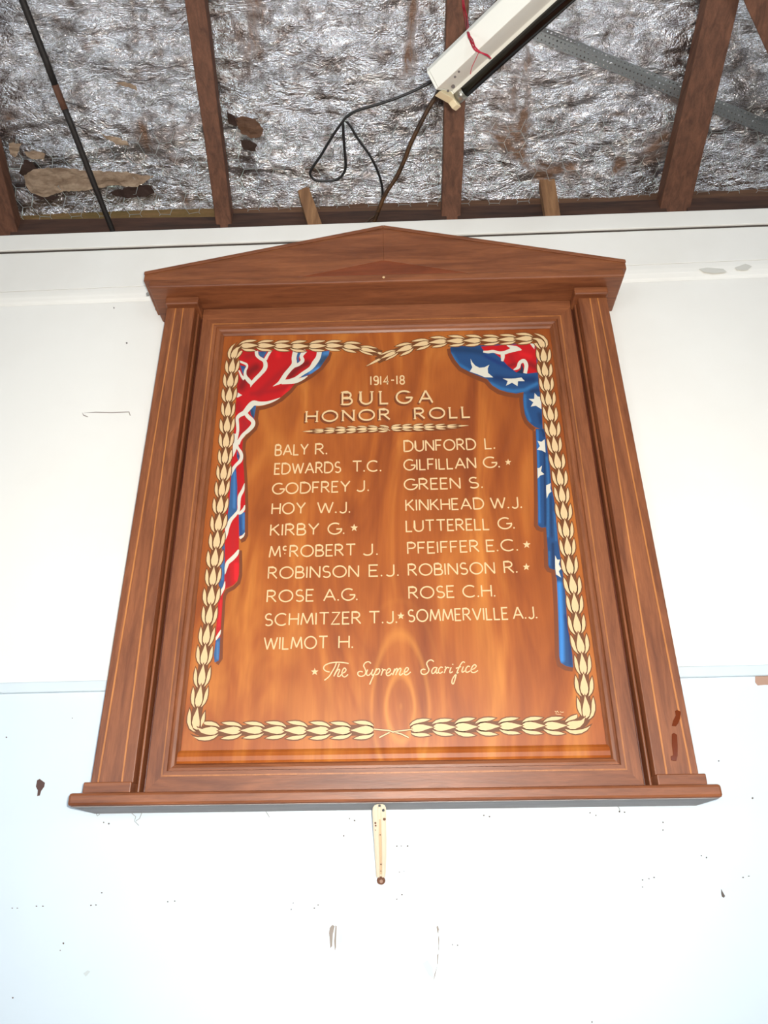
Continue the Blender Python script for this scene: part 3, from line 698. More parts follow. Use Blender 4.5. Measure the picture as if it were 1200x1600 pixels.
def left_flag():
    up = mp(L1, [(110, 110), (1160, 130), (1160, 160), (1130, 215), (1090, 275), (1050, 330), (960, 395), (880, 445), (760, 515), (700, 590), (640, 640), (580, 690), (500, 740), (400, 772), (300, 780), (290, 850), (280, 925), (292, 980), (270, 1030), (220, 1080), (170, 1130), (130, 1200)])
    lo = mp(L2, [(460, 20), (438, 70), (432, 200), (443, 280), (446, 340), (443, 380), (455, 500), (463, 650), (468, 800), (473, 950), (471, 1080), (467, 1250), (468, 1370), (440, 1420), (395, 1445), (385, 1410), (386, 1520)]) + \
        mp(L3, [(472, 0), (476, 60), (479, 200), (475, 330), (455, 420), (400, 480), (290, 530), (270, 570), (247, 640), (248, 700), (235, 900), (222, 1100), (212, 1240), (208, 1400), (198, 1530), (140, 1556), (125, 1500), (150, 1200), (185, 700), (235, 100)]) + \
        mp(L2, [(150, 1500), (215, 1000), (265, 500), (290, 250), (310, 0)]) + mp(L1, [(50, 1000), (60, 800), (80, 500), (100, 250)])
    out = up + lo
    objs = []
    mb = MB()
    # painted shade: a broad band hugging the lower right outline
    edge = mp(L1, [(1170, 150), (1145, 235), (1070, 335), (960, 425), (860, 485), (770, 530), (700, 615), (600, 705), (500, 765), (400, 800), (320, 815), (312, 860), (300, 930), (312, 990), (290, 1050), (235, 1105), (180, 1165)]) + mp(L2, [(470, 60), (455, 100), (448, 200), (462, 300), (462, 400), (476, 600), (485, 800), (490, 1000), (488, 1200), (488, 1390), (455, 1450), (410, 1470)])
    ribbon(mb, edge, 6.0, .00002)
    ribbon(mb, mp(L3, [(490, 0), (497, 200), (495, 350), (470, 450), (400, 520), (310, 565), (275, 620), (262, 700), (250, 900), (236, 1100), (228, 1300), (224, 1500), (170, 1580)]), 5.5, .00002)
    objs.append(mb.build('t', shade_paint, panel))
    RED, DR = (178, 10, 14), (98, 12, 12)
    st = [(mp(L1, [(300, 330), (200, 400), (130, 560)]), 12, DR, .8), (mp(L1, [(690, 330), (560, 420), (330, 640)]), 9, (150, 12, 16), .8), (mp(L1, [(900, 280), (800, 330), (700, 430)]), 9, DR, .9),
          (mp(L1, [(200, 200), (280, 170)]), 9, (140, 20, 20), .7), (mp(L1, [(560, 190), (560, 150)]), 8, (215, 18, 26), .6), (mp(L1, [(250, 640), (540, 600), (700, 540)]), 6, (150, 12, 18), .8), (mp(L1, [(700, 560), (620, 660)]), 5, (225, 40, 40), .4),
          (mp(L1, [(110, 830), (90, 760)]), 9, (140, 14, 18), .7), (mp(L1, [(150, 960), (180, 1010), (140, 1100)]), 10, (150, 20, 24), .8),
          (mp(L2, [(370, 450), (375, 700), (380, 800)]), 5, (150, 20, 26), .6), (mp(L2, [(300, 1300), (300, 1550)]), 7, (165, 22, 26), .5), (mp(L3, [(310, 260), (330, 480)]), 8, (140, 20, 24), .8), (mp(L3, [(440, 200), (440, 400)]), 6, (232, 24, 34), .7), (mp(L3, [(225, 700), (195, 1050)]), 3, (222, 40, 44), .5)]
    objs.append(tri_poly(out, 2.2, brush(RED, st), .00004, 't', panel))
    BL = (46, 84, 128)
    blues = [(mp(L1, [(1068, 135), (1162, 135), (1150, 190), (1110, 245), (1052, 330), (950, 405), (830, 452), (830, 435), (920, 365), (1000, 300), (1050, 210)]), [(mp(L1, [(1060, 270), (1120, 220)]), 7, (40, 62, 84), .9), (mp(L1, [(1100, 170), (1150, 160)]), 5, (72, 132, 190), .6), (mp(L1, [(930, 390), (1030, 340)]), 4, (80, 140, 200), .7)]),
             (mp(L1, [(785, 145), (845, 145), (800, 215), (812, 265), (780, 280), (778, 200)]), []), (mp(L1, [(325, 145), (430, 145), (385, 222), (340, 195)]), [(mp(L1, [(370, 150)]), 5, (30, 50, 96), .7)]),
             (mp(L1, [(112, 305), (178, 318), (147, 415)]), [(mp(L1, [(150, 320)]), 5, (34, 52, 90), .7)]),
             (mp(L1, [(250, 785), (302, 778), (290, 850), (276, 935), (240, 885), (232, 830)]), [(mp(L1, [(245, 830), (262, 900)]), 3.5, (34, 56, 80), .9)]),
             (mp(L2, [(345, 440), (362, 700), (360, 1060), (290, 1150), (215, 1210), (235, 1050), (250, 950), (275, 580), (290, 500)]), [(mp(L2, [(325, 520), (320, 1000)]), 4, (66, 116, 170), .8), (mp(L2, [(350, 500), (355, 1000)]), 2.5, (34, 66, 120), .7)]),
             (mp(L2, [(383, 1100), (470, 1065), (467, 1370), (388, 1405)]), [(mp(L2, [(400, 1150), (410, 1380)]), 3.5, (30, 50, 110), .8), (mp(L2, [(450, 1100), (450, 1300)]), 3, (64, 120, 184), .7)]),
             (mp(L2, [(358, 215), (395, 290), (378, 365), (355, 300)]), [(mp(L2, [(375, 290)]), 4, (34, 44, 70), .9)]),
             (mp(L2, [(150, 1470), (185, 1460), (190, 1600), (150, 1600)]), []),
             (mp(L3, [(235, 0), (277, 0), (278, 180), (272, 420), (250, 510), (200, 590), (190, 430)]), [(mp(L3, [(245, 100), (240, 400)]), 3, (82, 134, 186), .5)]),
             (mp(L3, [(153, 1250), (214, 1205), (207, 1400), (196, 1530), (137, 1557), (125, 1450)]), [(mp(L3, [(180, 1280), (175, 1500)]), 3, (80, 132, 186), .6)])]
    for i, (p, s_) in enumerate(blues): objs.append(tri_poly(p, 1.8, brush(BL, s_), .00007, 't', panel))
    mb = MB()
    W1 = [[(1045, 128, 60), (1030, 210, 55), (985, 280, 60), (940, 340, 45), (850, 400, 40), (770, 455, 35), (690, 485, 35), (600, 500, 40), (540, 530, 20), (498, 553, 2)],
          [(905, 432, 6), (850, 460, 30), (770, 492, 45), (690, 505, 40), (600, 508, 40)],
          [(762, 145, 60), (745, 220, 55), (748, 290, 60), (700, 350, 48), (650, 410, 50), (610, 470, 50), (560, 520, 22)],
          [(882, 130, 48), (832, 195, 42), (845, 250, 45), (800, 295, 38), (750, 310, 45)],
          [(305, 135, 40), (310, 185, 38), (345, 222, 36), (395, 252, 42), (412, 300, 50), (400, 350, 48), (350, 410, 42), (290, 470, 42), (250, 520, 32), (235, 562, 3)],
          [(475, 128, 30), (440, 185, 32), (410, 240, 38)],
          [(110, 262, 22), (180, 290, 28), (197, 320, 24), (175, 370, 28), (175, 430, 38), (210, 480, 48), (245, 515, 44)],
          [(100, 365, 18), (130, 430, 28), (165, 470, 40)],
          [(582, 685, 3), (520, 715, 20), (430, 745, 34), (340, 755, 50), (270, 750, 62), (220, 795, 66), (165, 860, 56), (110, 890, 46), (80, 930, 38), (85, 1000, 36), (85, 1080, 34), (60, 1200, 36)],
          [(170, 860, 40), (210, 910, 48), (262, 960, 48), (262, 1010, 48), (210, 1070, 44), (150, 1120, 38), (110, 1180, 38), (90, 1230, 38)]]
    for P in W1: ribbon(mb, *spl2(mw(L1, P, .13333)), .0001)
    paintpoly(mb, mp(L1, [(70, 612), (105, 635), (138, 655), (90, 682), (70, 680)]), .0001)
    W2 = [[(340, -20, 38), (330, 80, 42), (330, 150, 58), (320, 220, 42), (303, 295, 8)], [(458, -10, 42), (390, 70, 42), (360, 130, 40), (372, 180, 38), (410, 240, 46), (422, 300, 45), (400, 360, 48), (340, 420, 42), (295, 490, 42), (278, 560, 8)],
          [(462, 670, 8), (440, 760, 42), (395, 850, 48), (385, 940, 42), (380, 1040, 38), (330, 1110, 44), (270, 1180, 48), (230, 1270, 52), (205, 1380, 50), (183, 1475, 8)],
          [(467, 970, 12), (450, 1030, 38), (410, 1075, 42), (375, 1090, 28)], [(467, 1355, 8), (440, 1400, 30), (395, 1430, 36)]]
    for P in W2: ribbon(mb, *spl2(mw(L2, P, .1125)), .0001)
    W3 = [[(470, -10, 20), (440, 50, 50), (380, 115, 58), (320, 170, 52), (295, 240, 42), (280, 332, 8)], [(280, 430, 8), (265, 510, 34), (230, 580, 40), (197, 665, 10)], [(222, 1105, 8), (200, 1160, 34), (167, 1215, 30), (153, 1250, 5)]]
    for P in W3: ribbon(mb, *spl2(mw(L3, P, .1125)), .0001)
    objs.append(mb.build('t', white_paint, panel))
    join_into('painted_flag', objs, panel, 'painted draped red, white and blue flag at left')
left_flag()

def right_flag():
    out = mp(R1, [(25, 100), (60, 85), (700, 55), (1030, 55), (1045, 200), (1055, 400), (1065, 550), (1095, 700), (1110, 1060), (1020, 1030), (980, 1000), (930, 950), (900, 880), (885, 780), (880, 700), (885, 620), (800, 637), (700, 622), (600, 592), (520, 542), (460, 470), (380, 440), (260, 388), (150, 330), (80, 240), (35, 160)])
    lo = mp(R2, [(150, 0), (165, 300), (175, 700), (182, 1000), (183, 1335), (205, 1360), (235, 1375), (295, 1368), (305, 1500), (312, 1590)]) + mp(R3, [(205, 60), (212, 260), (225, 298), (298, 335), (305, 400), (318, 430), (330, 700), (340, 1000), (350, 1400), (368, 1485), (440, 1528), (525, 1545), (515, 1380), (450, 1000), (430, 650), (380, 250), (340, 0)]) + mp(R2, [(440, 1300), (410, 1000), (370, 800), (345, 500), (300, 200), (275, 0)])
    objs = []; mb = MB()
    ribbon(mb, mp(R1, [(10, 110), (22, 180), (65, 262), (140, 350), (255, 412), (370, 465), (440, 490), (500, 560), (590, 620), (700, 650), (800, 665), (862, 655), (858, 720), (870, 830), (885, 900), (915, 970), (970, 1030), (1012, 1060)]), 6.5, .00002)
    ribbon(mb, mp(R2, [(135, 30), (140, 300), (150, 700), (155, 1000), (152, 1340), (180, 1385), (230, 1405), (285, 1400), (290, 1590), (297, 1680)]), 6, .00002)
    ribbon(mb, mp(R3, [(180, 60), (188, 280), (215, 325), (275, 345), (285, 450), (300, 700), (312, 1000), (322, 1410), (350, 1510), (430, 1555), (520, 1570)]), 6.5, .00002)
    objs.append(mb.build('t', shade_paint, panel))
    B = (28, 66, 112); D = (16, 36, 72); LB = (46, 104, 156)
    st = [(mp(R1, [(40, 170), (120, 290), (250, 370)]), 4.5, LB, .8), (mp(R1, [(60, 120), (300, 130), (400, 150)]), 9, (18, 48, 84), .85), (mp(R1, [(430, 190), (600, 280), (760, 350)]), 5, (16, 40, 100), .8), (mp(R1, [(500, 520), (620, 580), (760, 610), (900, 595), (1040, 520)]), 5, LB, .9),
          (mp(R1, [(560, 450), (760, 480), (1000, 470)]), 9, (14, 42, 86), .9), (mp(R1, [(900, 660), (905, 800), (960, 960)]), 4, LB, .8), (mp(R1, [(980, 610), (1060, 600)]), 6, D, .8), (mp(R1, [(1070, 880), (1090, 980)]), 6, D, .7)]
    o1 = tri_poly(out, 2.2, brush(B, st), .00004, 't', panel)
    st2 = [(mp(R2, [(175, 30), (190, 500), (205, 1300)]), 3.2, (46, 112, 178), .8), (mp(R2, [(270, 320), (280, 900), (285, 1340)]), 3, D, .9), (mp(R2, [(305, 400), (325, 700), (320, 1500)]), 2.5, LB, .8), (mp(R2, [(360, 950), (375, 1500)]), 3, D, .8), (mp(R2, [(410, 1150), (435, 1550)]), 2.5, LB, .7), (mp(R2, [(240, 0), (270, 100)]), 4, D, .8),
           (mp(R3, [(225, 100), (228, 260)]), 2.5, LB, .7), (mp(R3, [(270, 0), (280, 300)]), 4, D, .9), (mp(R3, [(350, 500), (375, 1000), (385, 1450)]), 7, (54, 128, 200), .95), (mp(R3, [(430, 900), (480, 1200), (490, 1500)]), 5, (14, 44, 96), .9)]
    objs += [o1, tri_poly(lo, 2.0, brush(B, st2), .00003, 't', panel)]
    red = mp(R1, [(385, 86), (640, 70), (1025, 52), (1045, 390), (940, 402), (885, 392), (800, 388), (700, 312), (620, 222), (540, 160), (430, 150)])
    objs.append(tri_poly(red, 2.2, brush((180, 10, 16), [(mp(R1, [(780, 290), (700, 320)]), 6, (110, 12, 18), .8), (mp(R1, [(960, 290), (1040, 330)]), 8, (120, 12, 18), .85), (mp(R1, [(760, 260), (740, 200)]), 7, (150, 12, 20), .7), (mp(R1, [(860, 170), (960, 200)]), 7, (222, 26, 32), .5)]), .00007, 't', panel))
    dk = mp(R1, [(862, 280), (885, 345), (878, 402), (800, 390), (852, 352)])
    objs.append(tri_poly(dk, 2, brush((30, 40, 62), []), .00012, 't', panel))
    mb = MB()
    for P in ([(412, 145, 20), (470, 150, 34), (530, 143, 34), (600, 160, 34), (660, 158, 42), (720, 138, 46), (790, 112, 66), (862, 125, 10)], [(690, 72, 10), (740, 90, 36), (800, 105, 46)], [(640, 170, 48), (642, 215, 44), (636, 258, 26)],
              [(768, 358, 10), (820, 332, 40), (842, 275, 40), (890, 255, 45), (918, 310, 45), (903, 400, 42)]):
        ribbon(mb, *spl2(mw(R1, P, .13333)), .00014)
    for P in ([(960, 52), (1018, 52), (1012, 118), (985, 85)], [(265, 228), (285, 270), (320, 310), (370, 335), (430, 328), (485, 298), (465, 345), (470, 395), (530, 448), (430, 446), (350, 412), (255, 380), (285, 330), (270, 290)],
              [(640, 460), (740, 462), (790, 460), (860, 448), (900, 492), (820, 492), (815, 550), (750, 510), (680, 545), (700, 490)], [(1015, 630), (1050, 670), (1090, 680), (1095, 820), (1030, 780), (970, 790), (1000, 740), (945, 700), (1010, 700)]): paintpoly(mb, mp(R1, P), .00014)
    for P in ([(175, 165), (230, 180), (275, 145), (290, 330), (235, 300), (170, 290), (210, 240)], [(175, 545), (200, 545), (240, 510), (225, 590), (270, 630), (215, 650), (180, 690)], [(297, 785), (330, 770), (360, 755), (355, 830), (370, 870), (335, 900), (305, 970), (297, 850)]): paintpoly(mb, mp(R2, P), .00014)
    paintpoly(mb, mp(R3, [(298, 140), (325, 195), (360, 195), (345, 250), (375, 310), (345, 340), (375, 420), (310, 380), (300, 300)]), .00014)
    objs.append(mb.build('t', white_paint, panel))
    join_into('painted_flag', objs, panel, 'painted draped blue flag with white stars at right')
right_flag()

# ---- laurel garlands
def resample(P, step):
    P = [Vector(p) for p in P]; out = [P[0]]; acc = 0.0
    for i in range(len(P)-1):
        a, b = P[i], P[i+1]; L_ = (b-a).length
        while acc + L_ >= step:
            t = (step-acc)/L_; a = a.lerp(b, t); out.append(a); L_ = (b-a).length; acc = 0.0
        acc += L_
    return out
def garland(pix, base, step, width, name, label, stem=None, tip_taper=2, lift0=.0002):
    c = [at(x, y, FD) for x, y in pix]
    c = resample(smooth_path(c, 8), step/6.0)
    nmod = (len(c)-1)//6
    ol, cr = MB(), MB()
    lp = Vector((0, -1, 0))
    def frame(i):
        i = max(0, min(len(c)-1, i)); a = c[max(0, i-1)]; b = c[min(len(c)-1, i+1)]; t = (b-a).normalized(); return c[i], t, t.cross(lp)
    def pt(k, s, u, lift):
        f = (k+s)*6; i = int(math.floor(f)); fr_ = f-i
        if i >= len(c)-1: p, t, n = frame(len(c)-1); p = p+t*((f-(len(c)-1))*step/6)
        else:
            p0, t0_, n0 = frame(i); p1, t1_, n1 = frame(i+1); p = p0.lerp(p1, fr_); n = n0.lerp(n1, fr_).normalized()
        return p+n*u+lp*lift
    # outlines as (s, u/width)
    CEN = [(0.02, 0), (0.08, .085), (0.20, .185), (0.40, .212), (0.62, .165), (0.82, .09), (1.08, .0), (0.82, -.09), (0.62, -.165), (0.40, -.212), (0.20, -.185), (0.08, -.085)]
    SID = [(.0, .17), (0.07, .27), (0.20, .39), (0.40, .47), (0.60, .485), (0.78, .47), (0.95, .44), (0.82, .37), (0.68, .315), (0.50, .285), (0.30, .265), (0.12, .22)]
    def grow(P, e):
        q = [(s_*step, u*width) for s_, u in P]; n = len(q); out = []
        ar = sum(q[i][0]*q[(i+1) % n][1]-q[(i+1) % n][0]*q[i][1] for i in range(n)); sg = 1 if ar > 0 else -1
        for i in range(n):
            p, c_, r_ = q[i-1], q[i], q[(i+1) % n]
            a1 = (c_[0]-p[0], c_[1]-p[1]); a2 = (r_[0]-c_[0], r_[1]-c_[1]); h1 = hypot(*a1) or 1; h2 = hypot(*a2) or 1
            nx_, ny_ = (a1[1]/h1+a2[1]/h2)*sg, -(a1[0]/h1+a2[0]/h2)*sg; h = hypot(nx_, ny_) or 1
            k = min(1.9, 2/max(h, .4))
            out.append(((c_[0]+nx_/h*e*k)/step, (c_[1]+ny_/h*e*k)/width))
        return out
    e = min(.0021, width*0.062)
    nb = nmod*6-3
    bl = [pt(0, i/6, -width*.29, lift0-.00004) for i in range(3, nb)]; brr = [pt(0, i/6, width*.29, lift0-.00004) for i in range(3, nb)]
    ol.add(bl+brr, [(i, i+1, len(bl)+i+1, len(bl)+i) for i in range(len(bl)-1)])
    for k in range(nmod):
        lift = lift0 + (nmod-k)*.00002
        wk = width*(1.0 if nmod-k > tip_taper else .45+.55*(nmod-k-1)/max(1, tip_taper))
        jw, js = random.uniform(.93, 1.05), random.uniform(-.05, .04)
        shapes = [(CEN, 1), (SID, 1), (SID, -1)] if (nmod-k > 1 or not tip_taper) else [(CEN, 1)]
        for P, sg in shapes:
            rj = random.uniform(-.05, .05) if P is SID else 0
            Q = [(s_+rj+js*.5, u) for s_, u in P]
            a = [pt(k, s_, sg*u*wk*jw, lift) for s_, u in grow(Q, e)]
            b = [pt(k, s_, sg*u*wk*jw, lift+.00001) for s_, u in Q]
            ol.add(a, [list(range(len(a)))]); cr.add(b, [list(range(len(b)))])
    if stem:
        for P, wpx in stem:
            ribbon(ol, P, wpx+1.6, lift0+nmod*.00002+.00003); ribbon(cr, P, wpx, lift0+nmod*.00002+.00012)
    o = join_into(name, [ol.build('t', brown_line, panel), cr.build('t', cream, panel)], base, label)
    return o
bot = cropf(540, 1110, .13333)
GL = [(584.5, 1140.5), (566, 1140.8), (526, 1141.5), (484, 1141.5), (441, 1141), (402, 1141), (365, 1141.5), (330, 1142), (312, 1141), (306, 1130), (309, 1106), (314, 1072), (318, 1038), (321.5, 1004), (325.5, 976), (329, 947), (331, 922), (333.5, 896), (336, 871), (338.5, 848), (340.5, 828), (345, 784), (347.5, 759), (350, 735), (353.5, 688), (356, 645), (359, 607), (362.5, 575), (366, 553), (374, 542), (390, 540), (410, 540), (440, 540.5), (470, 541), (500, 540.5), (522, 540), (546, 541.5), (566, 545), (583, 549), (600, 554), (618, 560), (634, 568)]
GR = [(641, 1140), (662, 1136.8), (700, 1136.5), (736, 1136), (775, 1135), (812, 1134), (850, 1134), (878, 1134), (902, 1132), (913, 1124), (916, 1108), (913, 1080), (911, 1041), (907, 1010), (902, 981), (899, 953), (896, 922), (891, 891), (887.5, 861), (884.5, 831), (881, 801), (877.5, 769), (873.5, 737), (868.5, 708), (865, 684), (861.5, 657), (858, 633), (855, 609), (852.5, 588), (850, 567), (848.5, 545), (844, 533), (832, 529), (803, 530), (776, 531), (747, 532), (720, 532.5), (691, 533.5), (661, 537), (635, 544), (611, 553), (592, 562), (573, 572)]
stL = [(mp(bot, [(330, 220), (420, 228), (510, 236), (560, 255), (590, 260), (650, 275), (740, 318)]), 2.0)]
stR = [(mp(bot, [(790, 220), (700, 232), (610, 243), (560, 250)]), 1.8), (mp(bot, [(515, 258), (460, 285), (395, 318)]), 2.0)]
garland(GL, panel, .0413, .0345, 'laurel_garland', 'painted cream laurel garland up the left side', stL)
garland(GR, panel, .0413, .0345, 'laurel_garland', 'painted cream laurel garland up the right side', stR, lift0=.0004)
gt = cropf(460, 580, .25)
sh = MB()
ribbon(sh, mp(gt, [(70, 387), (120, 387), (300, 385), (480, 380), (580, 376)]), [.6, 2.5, 3.2, 3.2, 2], .00002); ribbon(sh, mp(gt, [(620, 376), (760, 373), (940, 364), (1060, 352)]), [2, 3.2, 3.2, .6], .00002)
sh.build('painted_shade', shade_paint, panel)
garland(mp(gt, [(590, 363), (560, 360), (480, 360), (380, 364), (280, 368), (180, 372), (90, 376), (10, 379)]), panel, .0243, .0185, 'laurel_sprig', 'small painted laurel sprig under the title, left half', [(mp(gt, [(545, 354), (575, 360), (598, 371)]), 1.0)], 3)
garland(mp(gt, [(602, 357), (660, 353), (760, 351), (860, 349), (960, 346), (1050, 342), (1122, 338)]), panel, .0250, .0185, 'laurel_sprig', 'small painted laurel sprig under the title, right half', None, 3, .0005)

# ---- lettering (own stroke alphabet)
def arc(cx, cy, rx, ry, a0, a1, n=10):
    return [(cx+rx*cos(radians(a0+(a1-a0)*i/n)), cy+ry*sin(radians(a0+(a1-a0)*i/n))) for i in range(n+1)]
G = {
 'A': (.86, [[(0, 0), (.43, 1)], [(.43, 1), (.86, 0)], [(.16, .34), (.70, .34)]]),
 'B': (.62, [[(0, 0), (0, 1)], [(0, 1), (.3, 1)]+arc(.3, .76, .24, .24, 90, -90)+[(0, .52)], [(0, .52), (.34, .52)]+arc(.34, .26, .28, .26, 90, -90)+[(0, 0)]]),
 'C': (.88, [arc(.5, .5, .5, .5, 48, 312, 18)]),
 'D': (.82, [[(0, 0), (0, 1), (.32, 1)]+arc(.32, .5, .5, .5, 90, -90, 14)+[(0, 0)]]),
 'E': (.52, [[(.52, 1), (0, 1), (0, 0), (.52, 0)], [(0, .52), (.44, .52)]]),
 'F': (.52, [[(.52, 1), (0, 1), (0, 0)], [(0, .5), (.44, .5)]]),
 'G': (.92, [arc(.5, .5, .5, .5, 52, 345, 18)+[(.96, .46)], [(.60, .46), (1.02, .46)]]),
 'H': (.70, [[(0, 0), (0, 1)], [(.70, 0), (.70, 1)], [(0, .52), (.70, .52)]]),
 'I': (.02, [[(0, 0), (0, 1)]]),
 'J': (.50, [[(.48, 1), (.48, .28)]+arc(.24, .26, .24, .28, 0, -150, 9)]),
 'K': (.66, [[(0, 0), (0, 1)], [(.60, 1), (.02, .46)], [(.18, .60), (.66, 0)]]),
 'L': (.50, [[(0, 1), (0, 0), (.50, 0)]]),
 'M': (.94, [[(0, 0), (.12, 1)], [(.12, 1), (.47, .12)], [(.47, .12), (.82, 1)], [(.82, 1), (.94, 0)]]),
 'N': (.72, [[(0, 0), (0, 1)], [(0, 1), (.72, 0)], [(.72, 0), (.72, 1)]]),
 'O': (1.0, [arc(.5, .5, .5, .5, 0, 360, 24)]),
 'P': (.58, [[(0, 0), (0, 1), (.30, 1)]+arc(.30, .74, .28, .26, 90, -90)+[(0, .48)]]),
 'R': (.66, [[(0, 0), (0, 1), (.30, 1)]+arc(.30, .75, .27, .25, 90, -90)+[(0, .50)], [(.26, .5), (.66, 0)]]),
 'S': (.58, [arc(.29, .745, .25, .255, 40, 250, 10)+arc(.30, .255, .28, .255, 68, -145, 12)]),
 'T': (.74, [[(0, 1), (.74, 1)], [(.37, 1), (.37, 0)]]),
 'U': (.74, [[(0, 1), (0, .36)]+arc(.37, .36, .37, .36, 180, 360, 12)+[(.74, 1)]]),
 'V': (.78, [[(0, 1), (.39, 0)], [(.39, 0), (.78, 1)]]),
 'W': (1.12, [[(0, 1), (.28, 0)], [(.28, 0), (.56, .92)], [(.56, .92), (.84, 0)], [(.84, 0), (1.12, 1)]]),
 'Y': (.76, [[(0, 1), (.38, .48)], [(.76, 1), (.38, .48)], [(.38, .5), (.38, 0)]]),
 'Z': (.64, [[(.02, 1), (.62, 1), (0, 0), (.64, 0)]]),
 '.': (.05, [[(.0, .045), (.06, .045)]]),
 '1': (.02, [[(0, 0), (0, 1)]]),
 '9': (.42, [arc(.21, .74, .21, .26, 0, 360, 16), [(.42, .74), (.42, .22)]+arc(.21, .22, .21, .22, 0, -150, 8)]),
 '4': (.46, [[(.36, 0), (.36, 1), (0, .32), (.48, .32)]]),
 '8': (.44, [arc(.22, .75, .19, .25, 0, 360, 16), arc(.22, .25, .22, .25, 0, 360, 16)]),
 '-': (.34, [[(.02, .5), (.32, .5)]]),
 'c': (.34, [arc(.17, .78, .16, .18, 48, 312, 10), [(.13, .30), (.20, .30)]]),
}
G['9'] = (.42, [arc(.21, .72, .21, .28, 0, 360, 16), [(.42, .72), (.42, .20)]+arc(.21, .20, .21, .20, 0, -140, 8)])
def write(mb, text, x0, y0, x1, y1, h0, h1, wpx, lift=.0001, gap=.17, off=(0, 0), serif=0.0):
    """text on the line (x0,y0)-(x1,y1) in photo pixels, cap height h0 -> h1"""
    adv = []; x = 0
    for ch in text:
        g = G[ch]; adv.append(x)
        x += g[0] + (gap if ch not in 'I1' else gap*1.1)
    tot = x-gap
    for ch, a in zip(text, adv):
        for st in G[ch][1]:
            pts = []
            for u, v in st:
                t = (a+u)/tot
                X = x0+(x1-x0)*t; Y = y0+(y1-y0)*t; h = h0+(h1-h0)*t
                # uprights lean with the panel's own perspective
                lean = (570.7-X)/(-1585-Y)
                pts.append((X-h*v*lean*-1*-1 + off[0], Y-h*v+off[1]))
            if ch == '.':
                c = pts[0]; r = wpx*.62
                paintpoly(mb, [(c[0]+r*cos(k*pi/4), c[1]+r*sin(k*pi/4)) for k in range(8)], lift); continue
            ww = wpx
            ribbon(mb, pts, ww, lift)
            if serif:
                for e_, o_ in ((0, 1), (-1, -2)):
                    u, v = st[e_]
                    if v in (0, 1) or ch in 'CGS':
                        p = pts[e_]
                        vert = abs(st[e_][0]-st[o_][0]) < .3
                        if ch in 'OD' : continue
                        if vert: ribbon(mb, [(p[0]-serif, p[1]+(-.1 if v else .1)), (p[0]+serif, p[1]+(-.1 if v else .1))], wpx*.45, lift+.00001)
def star(mb, x, y, r, lift=.0001, rot=0.0):
    P = [(x+(r if k % 2 == 0 else r*.42)*cos(-pi/2+k*pi/5+rot), y+(r if k % 2 == 0 else r*.42)*sin(-pi/2+k*pi/5+rot)) for k in range(10)]
    c = at(x, y, FD+lift); n = 10
    mb.add([c]+[at(a, b, FD+lift) for a, b in P], [(0, 1+k, 1+(k+1) % n) for k in range(n)])
def line(name, segs, h, wpx, stars=(), gap=.22, shade=None, serif=0.0, label=None):
    mb = MB()
    if shade:
        for t, x0, y0, x1, y1 in segs:
            s_ = MB(); write(s_, t, x0, y0, x1, y1, h, h, wpx+1.2, .00003, gap, off=shade)
            s_.build('painted_shade', shade_paint, panel)
    for t, x0, y0, x1, y1 in segs:
        mb = MB(); write(mb, t, x0, y0, x1, y1, h, h, wpx, .00012, gap, serif=serif)
        mb.build(name, cream, panel)
    for sx, sy, r in stars:
        q = MB(); star(q, sx, sy, r); q.build('painted_star', cream, panel)
line('date_lettering', [('1914-18', 579.5, 601.2, 632, 600)], 13, 2.0, gap=.26)
line('title_lettering', [('BULGA', 535, 632, 676, 629)], 19, 2.7, gap=.55, shade=(-2.2, 2.6), serif=2.6)
line('title_lettering', [('HONOR', 478.5, 659, 609, 655.3), ('ROLL', 648.5, 654.3, 734.5, 651.8)], 16, 2.5, gap=.36, shade=(-2.2, 2.6), serif=2.2)
